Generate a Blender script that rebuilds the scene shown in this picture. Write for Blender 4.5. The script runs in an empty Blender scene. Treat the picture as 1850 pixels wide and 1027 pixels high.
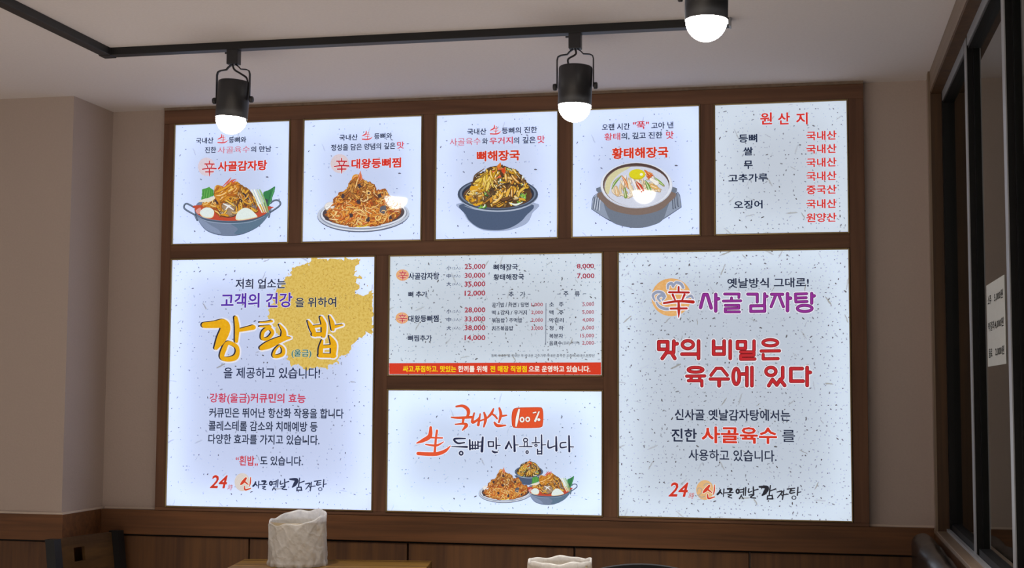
import bpy, bmesh, math, random
from mathutils import Vector, Matrix
SC = bpy.context.scene
COL = SC.collection
# ------------------------------------------------------------------ camera, world, exposure
CAM = Vector((2.45059, -4.60632, 1.28743))
FILL_W = 180
YAW, PITCH, ROLL, FPX = 0.2070535, 0.0783852, 0.0051961, 2549.668
def cam_axes():
    cy, sy, cp, sp, cr, sr = math.cos(YAW), math.sin(YAW), math.cos(PITCH), math.sin(PITCH), math.cos(ROLL), math.sin(ROLL)
    f = Vector((-sy*cp, cy*cp, sp)); r = Vector((cy, sy, 0)); u = r.cross(f)
    return cr*r + sr*u, -sr*r + cr*u, f
AX = cam_axes()
cd = bpy.data.cameras.new('camera'); cam = bpy.data.objects.new('camera', cd); COL.objects.link(cam)
cd.sensor_width = 36; cd.lens = 36*FPX/1850; cd.clip_start = 0.02
M = Matrix((AX[0], AX[1], -AX[2])).transposed().to_4x4(); M.translation = CAM
cam.matrix_world = M
SC.camera = cam
w = bpy.data.worlds.new('world'); SC.world = w; w.use_nodes = True
w.node_tree.nodes['Background'].inputs[0].default_value = (1.0, 0.90, 0.82, 1)
w.node_tree.nodes['Background'].inputs[1].default_value = 0.34
SC.view_settings.view_transform = 'Standard'; SC.view_settings.look = 'None'
SC.view_settings.exposure = 0.0; SC.view_settings.gamma = 1.0; SC.view_settings.use_curve_mapping = False

# added unseen fill spots: they light the floor so its bounce brightens the ceiling
for lx, ly in ((.6, -2.7), (1.9, -2.9), (.2, -4.3), (1.7, -4.5), (.6, -5.8), (2.2, -5.9)):
    l_ = bpy.data.lights.new('added_fill_spot', 'SPOT'); l_.energy = FILL_W; l_.spot_size = 1.75; l_.spot_blend = .5; l_.shadow_soft_size = .05; l_.color = (1, .965, .935)
    o_ = bpy.data.objects.new('added_fill_spot', l_); COL.objects.link(o_); o_.location = (lx, ly, 2.2)

def unproject(px, py, y):
    d = AX[0]*((px-925)/FPX) - AX[1]*((py-513.5)/FPX) + AX[2]
    return CAM + d*((y-CAM.y)/d.y)

# ------------------------------------------------------------------ materials
def lin(h):
    h = h.lstrip('#'); o = []
    for i in (0, 2, 4):
        c = int(h[i:i+2], 16)/255
        o.append(c/12.92 if c <= .04045 else ((c+.055)/1.055)**2.4)
    return (*o, 1)
MC = {}
def plain(name, hexc, rough=.5, metal=0, spec=.5, bump=0, bscale=60):
    if name in MC: return MC[name]
    m = bpy.data.materials.new(name); m.use_nodes = True; MC[name] = m
    b = m.node_tree.nodes['Principled BSDF']; N = m.node_tree.nodes; L = m.node_tree.links
    b.inputs['Base Color'].default_value = lin(hexc); b.inputs['Roughness'].default_value = rough
    b.inputs['Metallic'].default_value = metal; b.inputs['Specular IOR Level'].default_value = spec
    tc = N.new('ShaderNodeTexCoord'); n = N.new('ShaderNodeTexNoise'); n.inputs['Scale'].default_value = bscale; n.inputs['Detail'].default_value = 4
    L.new(tc.outputs['Object'], n.inputs['Vector'])
    mx = N.new('ShaderNodeMix'); mx.data_type = 'RGBA'; mx.blend_type = 'MULTIPLY'; mx.inputs[0].default_value = 1
    mr = N.new('ShaderNodeMapRange'); mr.inputs[3].default_value = .93; mr.inputs[4].default_value = 1.05
    L.new(n.outputs[0], mr.inputs[0]); mx.inputs[6].default_value = lin(hexc); L.new(mr.outputs[0], mx.inputs[7]); L.new(mx.outputs[2], b.inputs['Base Color'])
    if bump:
        bp = N.new('ShaderNodeBump'); bp.inputs['Strength'].default_value = bump; bp.inputs['Distance'].default_value = .002
        L.new(n.outputs[0], bp.inputs['Height']); L.new(bp.outputs[0], b.inputs['Normal'])
    return m
def wood(name, c1, c2, axis, rough=.45, scale=1.0):
    if name in MC: return MC[name]
    m = bpy.data.materials.new(name); m.use_nodes = True; MC[name] = m
    N = m.node_tree.nodes; L = m.node_tree.links; b = N['Principled BSDF']
    tc = N.new('ShaderNodeTexCoord'); mp = N.new('ShaderNodeMapping'); L.new(tc.outputs['Object'], mp.inputs[0])
    s = [55*scale]*3; s['xyz'.index(axis)] = 2.2*scale; mp.inputs['Scale'].default_value = s
    n1 = N.new('ShaderNodeTexNoise'); n1.inputs['Scale'].default_value = 1.0; n1.inputs['Detail'].default_value = 6; n1.inputs['Distortion'].default_value = .6
    L.new(mp.outputs[0], n1.inputs['Vector'])
    mp2 = N.new('ShaderNodeMapping'); L.new(tc.outputs['Object'], mp2.inputs[0])
    s2 = [9*scale]*3; s2['xyz'.index(axis)] = .9*scale; mp2.inputs['Scale'].default_value = s2
    wv = N.new('ShaderNodeTexNoise'); wv.inputs['Scale'].default_value = 1; wv.inputs['Detail'].default_value = 3; wv.inputs['Distortion'].default_value = 1.5
    L.new(mp2.outputs[0], wv.inputs['Vector'])
    ad = N.new('ShaderNodeMath'); ad.operation = 'ADD'; L.new(n1.outputs[0], ad.inputs[0]); L.new(wv.outputs[0], ad.inputs[1])
    cr = N.new('ShaderNodeValToRGB'); cr.color_ramp.elements[0].position = .75; cr.color_ramp.elements[1].position = 1.25
    h = N.new('ShaderNodeMath'); h.operation = 'MULTIPLY'; h.inputs[1].default_value = 1; L.new(ad.outputs[0], h.inputs[0])
    mr = N.new('ShaderNodeMapRange'); mr.inputs[1].default_value = .7; mr.inputs[2].default_value = 1.3; L.new(h.outputs[0], mr.inputs[0])
    cr.color_ramp.elements[0].position = .1; cr.color_ramp.elements[1].position = .9
    cr.color_ramp.elements[0].color = lin(c1); cr.color_ramp.elements[1].color = lin(c2)
    L.new(mr.outputs[0], cr.inputs[0]); L.new(cr.outputs[0], b.inputs['Base Color'])
    b.inputs['Roughness'].default_value = rough
    bp = N.new('ShaderNodeBump'); bp.inputs['Strength'].default_value = .12; bp.inputs['Distance'].default_value = .001
    L.new(n1.outputs[0], bp.inputs['Height']); L.new(bp.outputs[0], b.inputs['Normal'])
    return m
def ink(hexc, gloss=True, noise=None, bright=1.0):
    """backlit printing ink: the lightbox behind shines through it"""
    key = 'printed_%s%s%s' % (hexc.lstrip('#'), '' if gloss else '_matt', '_mottled' if noise else '')
    if key in MC: return MC[key]
    m = bpy.data.materials.new(key); m.use_nodes = True; MC[key] = m
    b = m.node_tree.nodes['Principled BSDF']; N = m.node_tree.nodes; L = m.node_tree.links
    b.inputs['Base Color'].default_value = (.01, .01, .01, 1)
    c = lin(hexc); b.inputs['Emission Color'].default_value = c; b.inputs['Emission Strength'].default_value = bright
    b.inputs['Roughness'].default_value = .04 if gloss else .6
    b.inputs['Specular IOR Level'].default_value = .5 if gloss else .2
    tc = N.new('ShaderNodeTexCoord'); n = N.new('ShaderNodeTexNoise'); L.new(tc.outputs['Object'], n.inputs['Vector'])
    mx = N.new('ShaderNodeMix'); mx.data_type = 'RGBA'; mx.inputs[6].default_value = c
    n.inputs['Scale'].default_value = 220 if not noise else 130
    n.inputs['Detail'].default_value = 5
    c2 = lin(noise) if noise else (c[0]*.92, c[1]*.92, c[2]*.92, 1)
    mx.inputs[7].default_value = c2
    mr = N.new('ShaderNodeMapRange'); mr.inputs[1].default_value = .45; mr.inputs[2].default_value = .7
    L.new(n.outputs[0], mr.inputs[0]); L.new(mr.outputs[0], mx.inputs[0]); L.new(mx.outputs[2], b.inputs['Emission Color'])
    m.cycles.emission_sampling = 'NONE'
    return m
def film(name, hexc, strength, dens, gloss, trans=.75):
    """white backlit film with paper fibres: own glow plus what the LED strips behind push through"""
    m = bpy.data.materials.new(name); m.use_nodes = True
    N = m.node_tree.nodes; L = m.node_tree.links; N.remove(N['Principled BSDF'])
    out = N['Material Output']
    tc = N.new('ShaderNodeTexCoord')
    def flecks(scale, seed, lo, aspect, size):
        mp = N.new('ShaderNodeMapping'); mp.inputs['Location'].default_value = (seed, 0, seed*1.7); L.new(tc.outputs['Object'], mp.inputs[0])
        sx = N.new('ShaderNodeSeparateXYZ'); L.new(mp.outputs[0], sx.inputs[0])
        cx = N.new('ShaderNodeCombineXYZ'); L.new(sx.outputs[0], cx.inputs[0]); L.new(sx.outputs[2], cx.inputs[1])
        sc = N.new('ShaderNodeVectorMath'); sc.operation = 'SCALE'; sc.inputs[3].default_value = scale; L.new(cx.outputs[0], sc.inputs[0])
        wn = N.new('ShaderNodeTexNoise'); wn.inputs['Scale'].default_value = 5; L.new(sc.outputs[0], wn.inputs['Vector'])
        w2 = N.new('ShaderNodeVectorMath'); w2.operation = 'SCALE'; w2.inputs[3].default_value = .12; L.new(wn.outputs['Color'], w2.inputs[0])
        w3 = N.new('ShaderNodeVectorMath'); w3.operation = 'ADD'; L.new(sc.outputs[0], w3.inputs[0]); L.new(w2.outputs[0], w3.inputs[1])
        v = N.new('ShaderNodeTexVoronoi'); v.voronoi_dimensions = '2D'; v.inputs['Scale'].default_value = 1; L.new(w3.outputs[0], v.inputs['Vector'])
        d = N.new('ShaderNodeVectorMath'); d.operation = 'SUBTRACT'; L.new(w3.outputs[0], d.inputs[0]); L.new(v.outputs['Position'], d.inputs[1])
        cc = N.new('ShaderNodeSeparateColor'); L.new(v.outputs['Color'], cc.inputs[0])
        an = N.new('ShaderNodeMath'); an.operation = 'MULTIPLY'; an.inputs[1].default_value = 6.28; L.new(cc.outputs[0], an.inputs[0])
        ro = N.new('ShaderNodeVectorRotate'); ro.rotation_type = 'Z_AXIS'; L.new(d.outputs[0], ro.inputs['Vector']); L.new(an.outputs[0], ro.inputs['Angle'])
        st = N.new('ShaderNodeVectorMath'); st.operation = 'MULTIPLY'; st.inputs[1].default_value = (1, aspect, 0); L.new(ro.outputs[0], st.inputs[0])
        ln = N.new('ShaderNodeVectorMath'); ln.operation = 'LENGTH'; L.new(st.outputs[0], ln.inputs[0])
        sz = N.new('ShaderNodeMapRange'); sz.inputs[1].default_value = lo; sz.inputs[2].default_value = 1; sz.inputs[3].default_value = 0; sz.inputs[4].default_value = size
        L.new(cc.outputs[1], sz.inputs[0])
        lt = N.new('ShaderNodeMath'); lt.operation = 'LESS_THAN'; L.new(ln.outputs['Value'], lt.inputs[0]); L.new(sz.outputs[0], lt.inputs[1])
        mk = N.new('ShaderNodeMath'); mk.operation = 'MULTIPLY'; L.new(lt.outputs[0], mk.inputs[0]); L.new(cc.outputs[2], mk.inputs[1])
        return mk.outputs[0]
    a = flecks(34, 3.1, 1-dens*.75, 2.6, .19)
    c = flecks(19, 7.7, 1-dens*.6, 8.0, .42)
    e = flecks(75, 11.3, 1-dens*.8, 1.6, .24)
    col = N.new('ShaderNodeMix'); col.data_type = 'RGBA'; col.inputs[6].default_value = lin(hexc); col.inputs[7].default_value = lin('#463c34')
    mxx = N.new('ShaderNodeMath'); mxx.operation = 'MAXIMUM'; L.new(a, mxx.inputs[0]); L.new(e, mxx.inputs[1]); L.new(mxx.outputs[0], col.inputs[0])
    col2 = N.new('ShaderNodeMix'); col2.data_type = 'RGBA'; col2.inputs[7].default_value = lin('#8f8878'); L.new(col.outputs[2], col2.inputs[6])
    hf = N.new('ShaderNodeMath'); hf.operation = 'MULTIPLY'; hf.inputs[1].default_value = .75; L.new(c, hf.inputs[0]); L.new(hf.outputs[0], col2.inputs[0])
    em = N.new('ShaderNodeEmission'); em.inputs[1].default_value = strength; L.new(col2.outputs[2], em.inputs[0])
    tr = N.new('ShaderNodeBsdfTranslucent'); trc = N.new('ShaderNodeMix'); trc.data_type = 'RGBA'; trc.blend_type = 'MULTIPLY'; trc.inputs[0].default_value = 1
    trc.inputs[7].default_value = (trans, trans, trans, 1); L.new(col2.outputs[2], trc.inputs[6]); L.new(trc.outputs[2], tr.inputs[0])
    ad = N.new('ShaderNodeAddShader'); L.new(em.outputs[0], ad.inputs[0]); L.new(tr.outputs[0], ad.inputs[1])
    gl = N.new('ShaderNodeBsdfGlossy'); gl.inputs['Roughness'].default_value = .04 if gloss else .45
    fr = N.new('ShaderNodeFresnel'); fr.inputs[0].default_value = 1.49
    fm = N.new('ShaderNodeMath'); fm.operation = 'MULTIPLY'; fm.inputs[1].default_value = 1 if gloss else .5; L.new(fr.outputs[0], fm.inputs[0])
    ms = N.new('ShaderNodeMixShader'); L.new(fm.outputs[0], ms.inputs[0]); L.new(ad.outputs[0], ms.inputs[1]); L.new(gl.outputs[0], ms.inputs[2])
    L.new(ms.outputs[0], out.inputs[0])
    return m
def glow(name, rgb, strength):
    m = bpy.data.materials.new(name); m.use_nodes = True
    b = m.node_tree.nodes['Principled BSDF']; b.inputs['Base Color'].default_value = (.9, .9, .88, 1); b.inputs['Roughness'].default_value = .4
    b.inputs['Emission Color'].default_value = (*rgb, 1); b.inputs['Emission Strength'].default_value = strength
    return m
def glass_mat():
    m = bpy.data.materials.new('window_glass'); m.use_nodes = True
    N = m.node_tree.nodes; L = m.node_tree.links; N.remove(N['Principled BSDF'])
    t = N.new('ShaderNodeBsdfTransparent'); t.inputs[0].default_value = (.82, .86, .84, 1)
    g = N.new('ShaderNodeBsdfGlossy'); g.inputs['Roughness'].default_value = .0; g.inputs[0].default_value = (.95, .97, .96, 1)
    f = N.new('ShaderNodeFresnel'); f.inputs[0].default_value = 1.5
    x = N.new('ShaderNodeMixShader'); L.new(f.outputs[0], x.inputs[0]); L.new(t.outputs[0], x.inputs[1]); L.new(g.outputs[0], x.inputs[2])
    L.new(x.outputs[0], N['Material Output'].inputs[0]); return m
def bag_mat():
    m = bpy.data.materials.new('thin_white_plastic'); m.use_nodes = True
    N = m.node_tree.nodes; L = m.node_tree.links; N.remove(N['Principled BSDF'])
    tc = N.new('ShaderNodeTexCoord'); n = N.new('ShaderNodeTexNoise'); n.inputs['Scale'].default_value = 26; n.inputs['Detail'].default_value = 4; n.inputs['Distortion'].default_value = 1.2
    L.new(tc.outputs['Object'], n.inputs['Vector'])
    bp = N.new('ShaderNodeBump'); bp.inputs['Strength'].default_value = .5; bp.inputs['Distance'].default_value = .004; L.new(n.outputs[0], bp.inputs['Height'])
    b = N.new('ShaderNodeBsdfPrincipled'); b.inputs['Base Color'].default_value = (.94, .94, .94, 1); b.inputs['Roughness'].default_value = .3
    L.new(bp.outputs[0], b.inputs['Normal'])
    mp = N.new('ShaderNodeMapping'); mp.inputs['Rotation'].default_value = (.5, .6, .4); L.new(tc.outputs['Object'], mp.inputs[0])
    wv = N.new('ShaderNodeTexWave'); wv.inputs['Scale'].default_value = 11; wv.inputs['Distortion'].default_value = 9; wv.inputs['Detail'].default_value = 3; wv.inputs['Detail Scale'].default_value = 1.6; L.new(mp.outputs[0], wv.inputs['Vector'])
    pw = N.new('ShaderNodeMath'); pw.operation = 'POWER'; pw.inputs[1].default_value = 4; L.new(wv.outputs[1], pw.inputs[0])
    b2 = N.new('ShaderNodeBump'); b2.inputs['Strength'].default_value = .16; b2.inputs['Distance'].default_value = .004; L.new(pw.outputs[0], b2.inputs['Height']); L.new(bp.outputs[0], b2.inputs['Normal']); L.new(b2.outputs[0], b.inputs['Normal'])
    tl = N.new('ShaderNodeBsdfTranslucent'); L.new(b2.outputs[0], tl.inputs['Normal']); tl.inputs[0].default_value = (.96, .95, .93, 1)
    a = N.new('ShaderNodeMixShader'); a.inputs[0].default_value = .5; L.new(b.outputs[0], a.inputs[1]); L.new(tl.outputs[0], a.inputs[2])
    t = N.new('ShaderNodeBsdfTransparent')
    x = N.new('ShaderNodeMixShader')
    mr = N.new('ShaderNodeMapRange'); mr.inputs[1].default_value = .35; mr.inputs[2].default_value = .7; mr.inputs[3].default_value = .03; mr.inputs[4].default_value = .3
    L.new(n.outputs[0], mr.inputs[0]); L.new(mr.outputs[0], x.inputs[0])
    L.new(a.outputs[0], x.inputs[1]); L.new(t.outputs[0], x.inputs[2]); L.new(x.outputs[0], N['Material Output'].inputs[0])
    return m
WALLP = plain('cream_wallpaper', '#b9aaa2', .85, bump=.25, bscale=160)
CEIL = plain('ceiling_paper', '#dbd5d7', .9, bump=.12, bscale=120)
WOODX = wood('brown_wood_along', '#5b3a26', '#775138', 'x', .6)
WOODZ = wood('brown_wood_upright', '#5b3a26', '#775138', 'z', .6)
WOODY = wood('brown_wood_depth', '#4a2f1c', '#6b482d', 'y')
DADOX = wood('dado_wood_along', '#553419', '#774b27', 'x', .6)
DADOZ = wood('dado_wood_upright', '#4a2d17', '#664220', 'z', .6)
JAMBW = wood('dark_jamb_wood', '#3c2713', '#54381c', 'z', .6)
TABLEW = wood('table_oak', '#4a3213', '#94702f', 'x', .3)
CHAIRW = wood('chair_plywood', '#3f2b17', '#5a4022', 'y', .4)
TRIMW = wood('light_wood_edge', '#7a6654', '#93806c', 'z')
TRIMY = wood('light_wood_header', '#6f5d4c', '#857160', 'y')
STEEL = plain('brushed_steel_trim', '#94805c', .28, 1.0)
BLACKM = plain('black_metal', '#2a2a2f', .42, 0, .5)
TRACKM = plain('black_track_metal', '#1a1a1d', .5)
SASH = plain('black_aluminium', '#0b0b0c', .5, 0, .25)
ALU = plain('pale_aluminium_edge', '#9a9ca1', .4, .3)
VINYL = plain('black_vinyl', '#100e0e', .27, 0, .6, bump=.8, bscale=24)
FLOORM = plain('floor_tile', '#b0a698', .5, bscale=4)
GROOVE = plain('dark_groove', '#140c08', .8)
WHITEP = plain('white_paper', '#c9ccc8', .7)
STEELBIN = plain('beige_plastic_bin', '#9a8a70', .4)
HOUSING = plain('grey_box_inside', '#6c6c6c', .8)
CAULK = plain('white_caulk', '#d9cabc', .6)
CHAIRBLACK = plain('black_chair_frame', '#121214', .5)
FABRIC = plain('black_fabric', '#121113', .9)
GLASS = glass_mat()
BAG = bag_mat()
BULB = glow('lit_bulb', (1.0, .95, .86), 32)

# ------------------------------------------------------------------ mesh helpers
def new_obj(name, bm, mats, parent=None, loc=None, smooth=False):
    me = bpy.data.meshes.new(name)
    bm.normal_update(); bm.to_mesh(me); bm.free()
    for m in (mats if isinstance(mats, (list, tuple)) else [mats]): me.materials.append(m)
    if smooth:
        for p in me.polygons: p.use_smooth = True
    o = bpy.data.objects.new(name, me); COL.objects.link(o)
    if parent: o.parent = parent
    if loc: o.location = loc
    return o
def thing(name, label, cat, loc=(0, 0, 0), rz=0, group=None):
    o = bpy.data.objects.new(name, None); COL.objects.link(o); o.empty_display_size = .05
    o.location = loc; o.rotation_euler = (0, 0, rz); tag(o, label, cat, group); return o
def tag(o, label, cat, group=None):
    o['label'] = label; o['category'] = cat
    if group: o['group'] = group
    return o
def struct(o, label=None):
    o['kind'] = 'structure'
    if label: o['label'] = label
    return o
def box(bm, x0, x1, y0, y1, z0, z1, bev=0, mat=0):
    vs = [bm.verts.new((x, y, z)) for x in (x0, x1) for y in (y0, y1) for z in (z0, z1)]
    fs = [bm.faces.new([vs[i] for i in f]) for f in ((0, 1, 3, 2), (4, 6, 7, 5), (0, 4, 5, 1), (2, 3, 7, 6), (0, 2, 6, 4), (1, 5, 7, 3))]
    for f in fs: f.material_index = mat
    if bev:
        es = {e for f in fs for e in f.edges}
        bmesh.ops.bevel(bm, geom=list(es), offset=bev, segments=2, affect='EDGES', profile=.6)
def boxo(name, x0, x1, y0, y1, z0, z1, mat, parent=None, bev=0):
    bm = bmesh.new(); box(bm, x0, x1, y0, y1, z0, z1, bev); return new_obj(name, bm, mat, parent)
def lathe(bm, prof, seg=32, c=(0, 0), cap=False, mat=0):
    rings = []
    for r, z in prof:
        rings.append([bm.verts.new((c[0]+r*math.cos(2*math.pi*i/seg), c[1]+r*math.sin(2*math.pi*i/seg), z)) for i in range(seg)] if r > 1e-6 else [bm.verts.new((c[0], c[1], z))])
    for a, b in zip(rings, rings[1:]):
        for i in range(seg):
            j = (i+1) % seg
            if len(a) == 1 and len(b) == 1: continue
            if len(a) == 1: f = bm.faces.new((a[0], b[i], b[j]))
            elif len(b) == 1: f = bm.faces.new((a[i], b[0], a[j]))
            else: f = bm.faces.new((a[i], b[i], b[j], a[j]))
            f.material_index = mat; f.smooth = True
    bmesh.ops.recalc_face_normals(bm, faces=bm.faces[:])
def tube(bm, pts, r, seg=8, ry=None, up=Vector((0, 1, 0))):
    """sweep an ellipse (r across, ry along 'up') along pts"""
    pts = [Vector(p) for p in pts]; rings = []; ry = ry or r
    for i, p in enumerate(pts):
        t = ((pts[min(i+1, len(pts)-1)] - pts[max(i-1, 0)])).normalized()
        a = t.cross(up).normalized(); b = a.cross(t).normalized()
        rings.append([bm.verts.new(p + a*(r*math.cos(2*math.pi*k/seg)) + b*(ry*math.sin(2*math.pi*k/seg))) for k in range(seg)])
    for A, B in zip(rings, rings[1:]):
        for k in range(seg):
            f = bm.faces.new((A[k], A[(k+1) % seg], B[(k+1) % seg], B[k])); f.smooth = True
    bm.faces.new(rings[0]); bm.faces.new(rings[-1][::-1])
    bmesh.ops.recalc_face_normals(bm, faces=bm.faces[:])
def smooth_line(pts, wid, n=7, closed=False):
    m = len(pts); out = []
    g = (lambda i: i % m) if closed else (lambda i: max(0, min(m-1, i)))
    for i in range(m if closed else m-1):
        for k in range(n):
            t = k/n; r = []
            for arr in ([p[0] for p in pts], [p[1] for p in pts], wid):
                a, b, c, d = (arr[g(i+q)] for q in (-1, 0, 1, 2))
                r.append(.5*((2*b) + (c-a)*t + (2*a-5*b+4*c-d)*t*t + (3*b-a-3*c+d)*t**3))
            out.append(r)
    if not closed: out.append([pts[-1][0], pts[-1][1], wid[-1]])
    return out

# ------------------------------------------------------------------ printing on the light boxes
class Reg:
    """a rectangle of the sign wall measured in its own local units"""
    def __init__(s, ox, oy, sx, sy=None): s.ox, s.oy, s.sx, s.sy = ox, oy, sx, sy or sx
    def xz(s, x, y):
        p = unproject(s.ox + x/s.sx, s.oy + y/s.sy, FACE_Y); return p.x, p.z
    def sub(s, x0, y0, kx, ky, X0, Y0):
        """region whose (X0,Y0) lands on this region's (x0,y0), scaled by kx, ky"""
        return Reg(s.ox + (x0 - X0*kx)/s.sx, s.oy + (y0 - Y0*ky)/s.sy, s.sx/kx, s.sy/ky)
FACE_Y = 0.0
class Print:
    def __init__(s, reg, layer=1): s.reg, s.bm, s.layer, s.mats, s.lift = reg, bmesh.new(), layer, [], 0
    def mi(s, m):
        if m not in s.mats: s.mats.append(m)
        return s.mats.index(m)
    def face(s, pts, m, y=None):
        y = FACE_Y - .0006*s.layer - s.lift if y is None else y
        vs = [s.bm.verts.new((p[0], y, p[1])) for p in pts]
        try:
            f = s.bm.faces.new(vs); f.material_index = s.mi(m)
        except ValueError: pass
    def poly(s, pts, m, smooth=False, n=5):
        if smooth: pts = [(a, b) for a, b, _ in smooth_line(pts, [1]*len(pts), n, True)]
        s.lift += 4e-6
        wp = [s.reg.xz(*p) for p in pts]
        y = FACE_Y - .0006*s.layer - s.lift
        from mathutils.geometry import tessellate_polygon
        vs = [s.bm.verts.new((p[0], y, p[1])) for p in wp]
        for t in tessellate_polygon([[Vector((p[0], p[1], 0)) for p in wp]]):
            try:
                f = s.bm.faces.new([vs[i] for i in t]); f.material_index = s.mi(m)
            except ValueError: pass
    def ell(s, cx, cy, rx, ry, m, rot=0, n=40):
        c, q = math.cos(rot), math.sin(rot)
        s.poly([(cx + rx*math.cos(a)*c - ry*math.sin(a)*q, cy + rx*math.cos(a)*q + ry*math.sin(a)*c) for a in [2*math.pi*i/n for i in range(n)]], m)
    def rib(s, pts, wid, m, closed=False, grow=0, n=7, off=(0, 0), flat=False):
        """brush stroke of varying width"""
        if not isinstance(wid, (list, tuple)): wid = [wid]*len(pts)
        if len(wid) < len(pts): wid = [wid[0] + (wid[-1]-wid[0])*i/(len(pts)-1) for i in range(len(pts))]
        L = smooth_line(pts, wid, n, closed); s.lift += 4e-6
        P = [Vector((a+off[0], b+off[1])) for a, b, _ in L]; W = [max(.5, c+grow)/2 for _, _, c in L]; N = len(P); q = []
        for i in range(N):
            a, b = (P[(i-1) % N], P[(i+1) % N]) if closed else (P[max(0, i-1)], P[min(N-1, i+1)])
            t = b - a; t = t.normalized() if t.length > 1e-6 else Vector((1, 0))
            q.append((P[i] + Vector((-t.y, t.x))*W[i], P[i] - Vector((-t.y, t.x))*W[i]))
        for i in range(N if closed else N-1):
            j = (i+1) % N
            s.face([s.reg.xz(*v) for v in (q[i][0], q[j][0], q[j][1], q[i][1])], m)
        if not closed and not flat:
            for e, r in ((0, W[0]), (N-1, W[-1])):
                s.face([s.reg.xz(P[e].x + r*math.cos(k*math.pi/5), P[e].y + r*math.sin(k*math.pi/5)) for k in range(10)], m)
    def line(s, pts, wd, m, grow=0, closed=False, off=(0, 0)):
        """even stroke with straight runs and round joints"""
        s.lift += 4e-6
        r = (wd+grow)/2; pts = [(a+off[0], b+off[1]) for a, b in pts]
        seq = pts + ([pts[0]] if closed else [])
        for a, b in zip(seq, seq[1:]):
            A, B = Vector(a), Vector(b); t = (B-A).normalized() if (B-A).length > 0 else Vector((1, 0)); nn = Vector((-t.y, t.x))*r
            s.face([s.reg.xz(*v) for v in (A+nn, B+nn, B-nn, A-nn)], m)
        for a in pts:
            s.face([s.reg.xz(a[0] + r*math.cos(k*math.pi/7), a[1] + r*math.sin(k*math.pi/7)) for k in range(14)], m)
    def ring(s, cx, cy, rx, ry, wd, m, grow=0, off=(0, 0)):
        s.rib([(cx + rx*math.cos(a), cy + ry*math.sin(a)) for a in [2*math.pi*i/12 for i in range(12)]], wd, m, True, grow, 4, off)
    def done(s, name, parent, base, label=None):
        for v in s.bm.verts: v.co -= Vector(base)
        for f in s.bm.faces:
            f.normal_update()
            if f.normal.y > 0: f.normal_flip()
        o = new_obj(name, s.bm, s.mats, parent)
        if label: o['label'] = label
        return o
def glyph_mesh(txt, bold, shear=0):
    src = glyph_plain(txt, shear)
    nd = 0 if bold < .006 else 6 if bold < .02 else 8
    sh = [(0, 0)] + [(bold*math.cos(2*math.pi*i/nd), bold*math.sin(2*math.pi*i/nd)) for i in range(nd)]
    if bold > .045: sh += [(bold*.5*math.cos(2*math.pi*i/6), bold*.5*math.sin(2*math.pi*i/6)) for i in range(6)]
    vs, fs = [], []
    base_v = [v.co.copy() for v in src.vertices]; base_f = [tuple(f.vertices) for f in src.polygons]
    for dx, dy in sh:
        o = len(vs); vs += [(v.x+dx, v.y+dy, 0) for v in base_v]; fs += [tuple(i+o for i in f) for f in base_f]
    bpy.data.meshes.remove(src)
    me = bpy.data.meshes.new('lettering'); me.from_pydata(vs, [], fs); return me
def glyph_plain(txt, shear=0):
    c = bpy.data.curves.new('lettering', 'FONT'); c.body = txt; c.fill_mode = 'FRONT'; c.resolution_u = 2; c.shear = shear
    o = bpy.data.objects.new('lettering', c); COL.objects.link(o)
    bpy.context.view_layer.update()
    me = bpy.data.meshes.new_from_object(o.evaluated_get(bpy.context.evaluated_depsgraph_get()))
    bpy.data.objects.remove(o); bpy.data.curves.remove(c)
    return me
NAVY = '#1c2542'
def text(reg, name, parent, base, s, x0, x1, yc, h, col=NAVY, bold=.02, halo=None, hcol='#e9eefc', layer=4, shear=0, gloss=True, slope=None):
    me = glyph_mesh(s, bold, shear)
    xs = [v.co.x for v in me.vertices]; ys = [v.co.y for v in me.vertices]
    if not xs: return None
    a0, a1, b0, b1 = min(xs), max(xs), min(ys), max(ys)
    xm = (x0+x1)/2
    p0, p1 = reg.xz(x0, yc), reg.xz(x1, yc); zt = reg.xz(xm, yc-h/2)[1]; zb = reg.xz(xm, yc+h/2)[1]
    def place(me, lay):
        for v in me.vertices:
            v.co = (p0[0] + (v.co.x-a0)/(a1-a0)*(p1[0]-p0[0]) - base[0], FACE_Y - .0006*lay - base[1], zb + (v.co.y-b0)/max(1e-6, b1-b0)*(zt-zb) - base[2])
        bm = bmesh.new(); bm.from_mesh(me); bpy.data.meshes.remove(me)
        for f in bm.faces:
            f.normal_update()
            if f.normal.y > 0: f.normal_flip()
        return bm
    if halo:
        hm = glyph_mesh(s, bold+halo, shear)
        new_obj(name + '_outline', place(hm, layer-1), ink(hcol, gloss), parent)
    return new_obj(name, place(me, layer), ink(col, gloss), parent)
def inside(p, poly):
    r = False; j = len(poly)-1
    for i in range(len(poly)):
        a, b = poly[i], poly[j]
        if (a[1] > p[1]) != (b[1] > p[1]) and p[0] < (b[0]-a[0])*(p[1]-a[1])/(b[1]-a[1]) + a[0]: r = not r
        j = i
    return r
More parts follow.
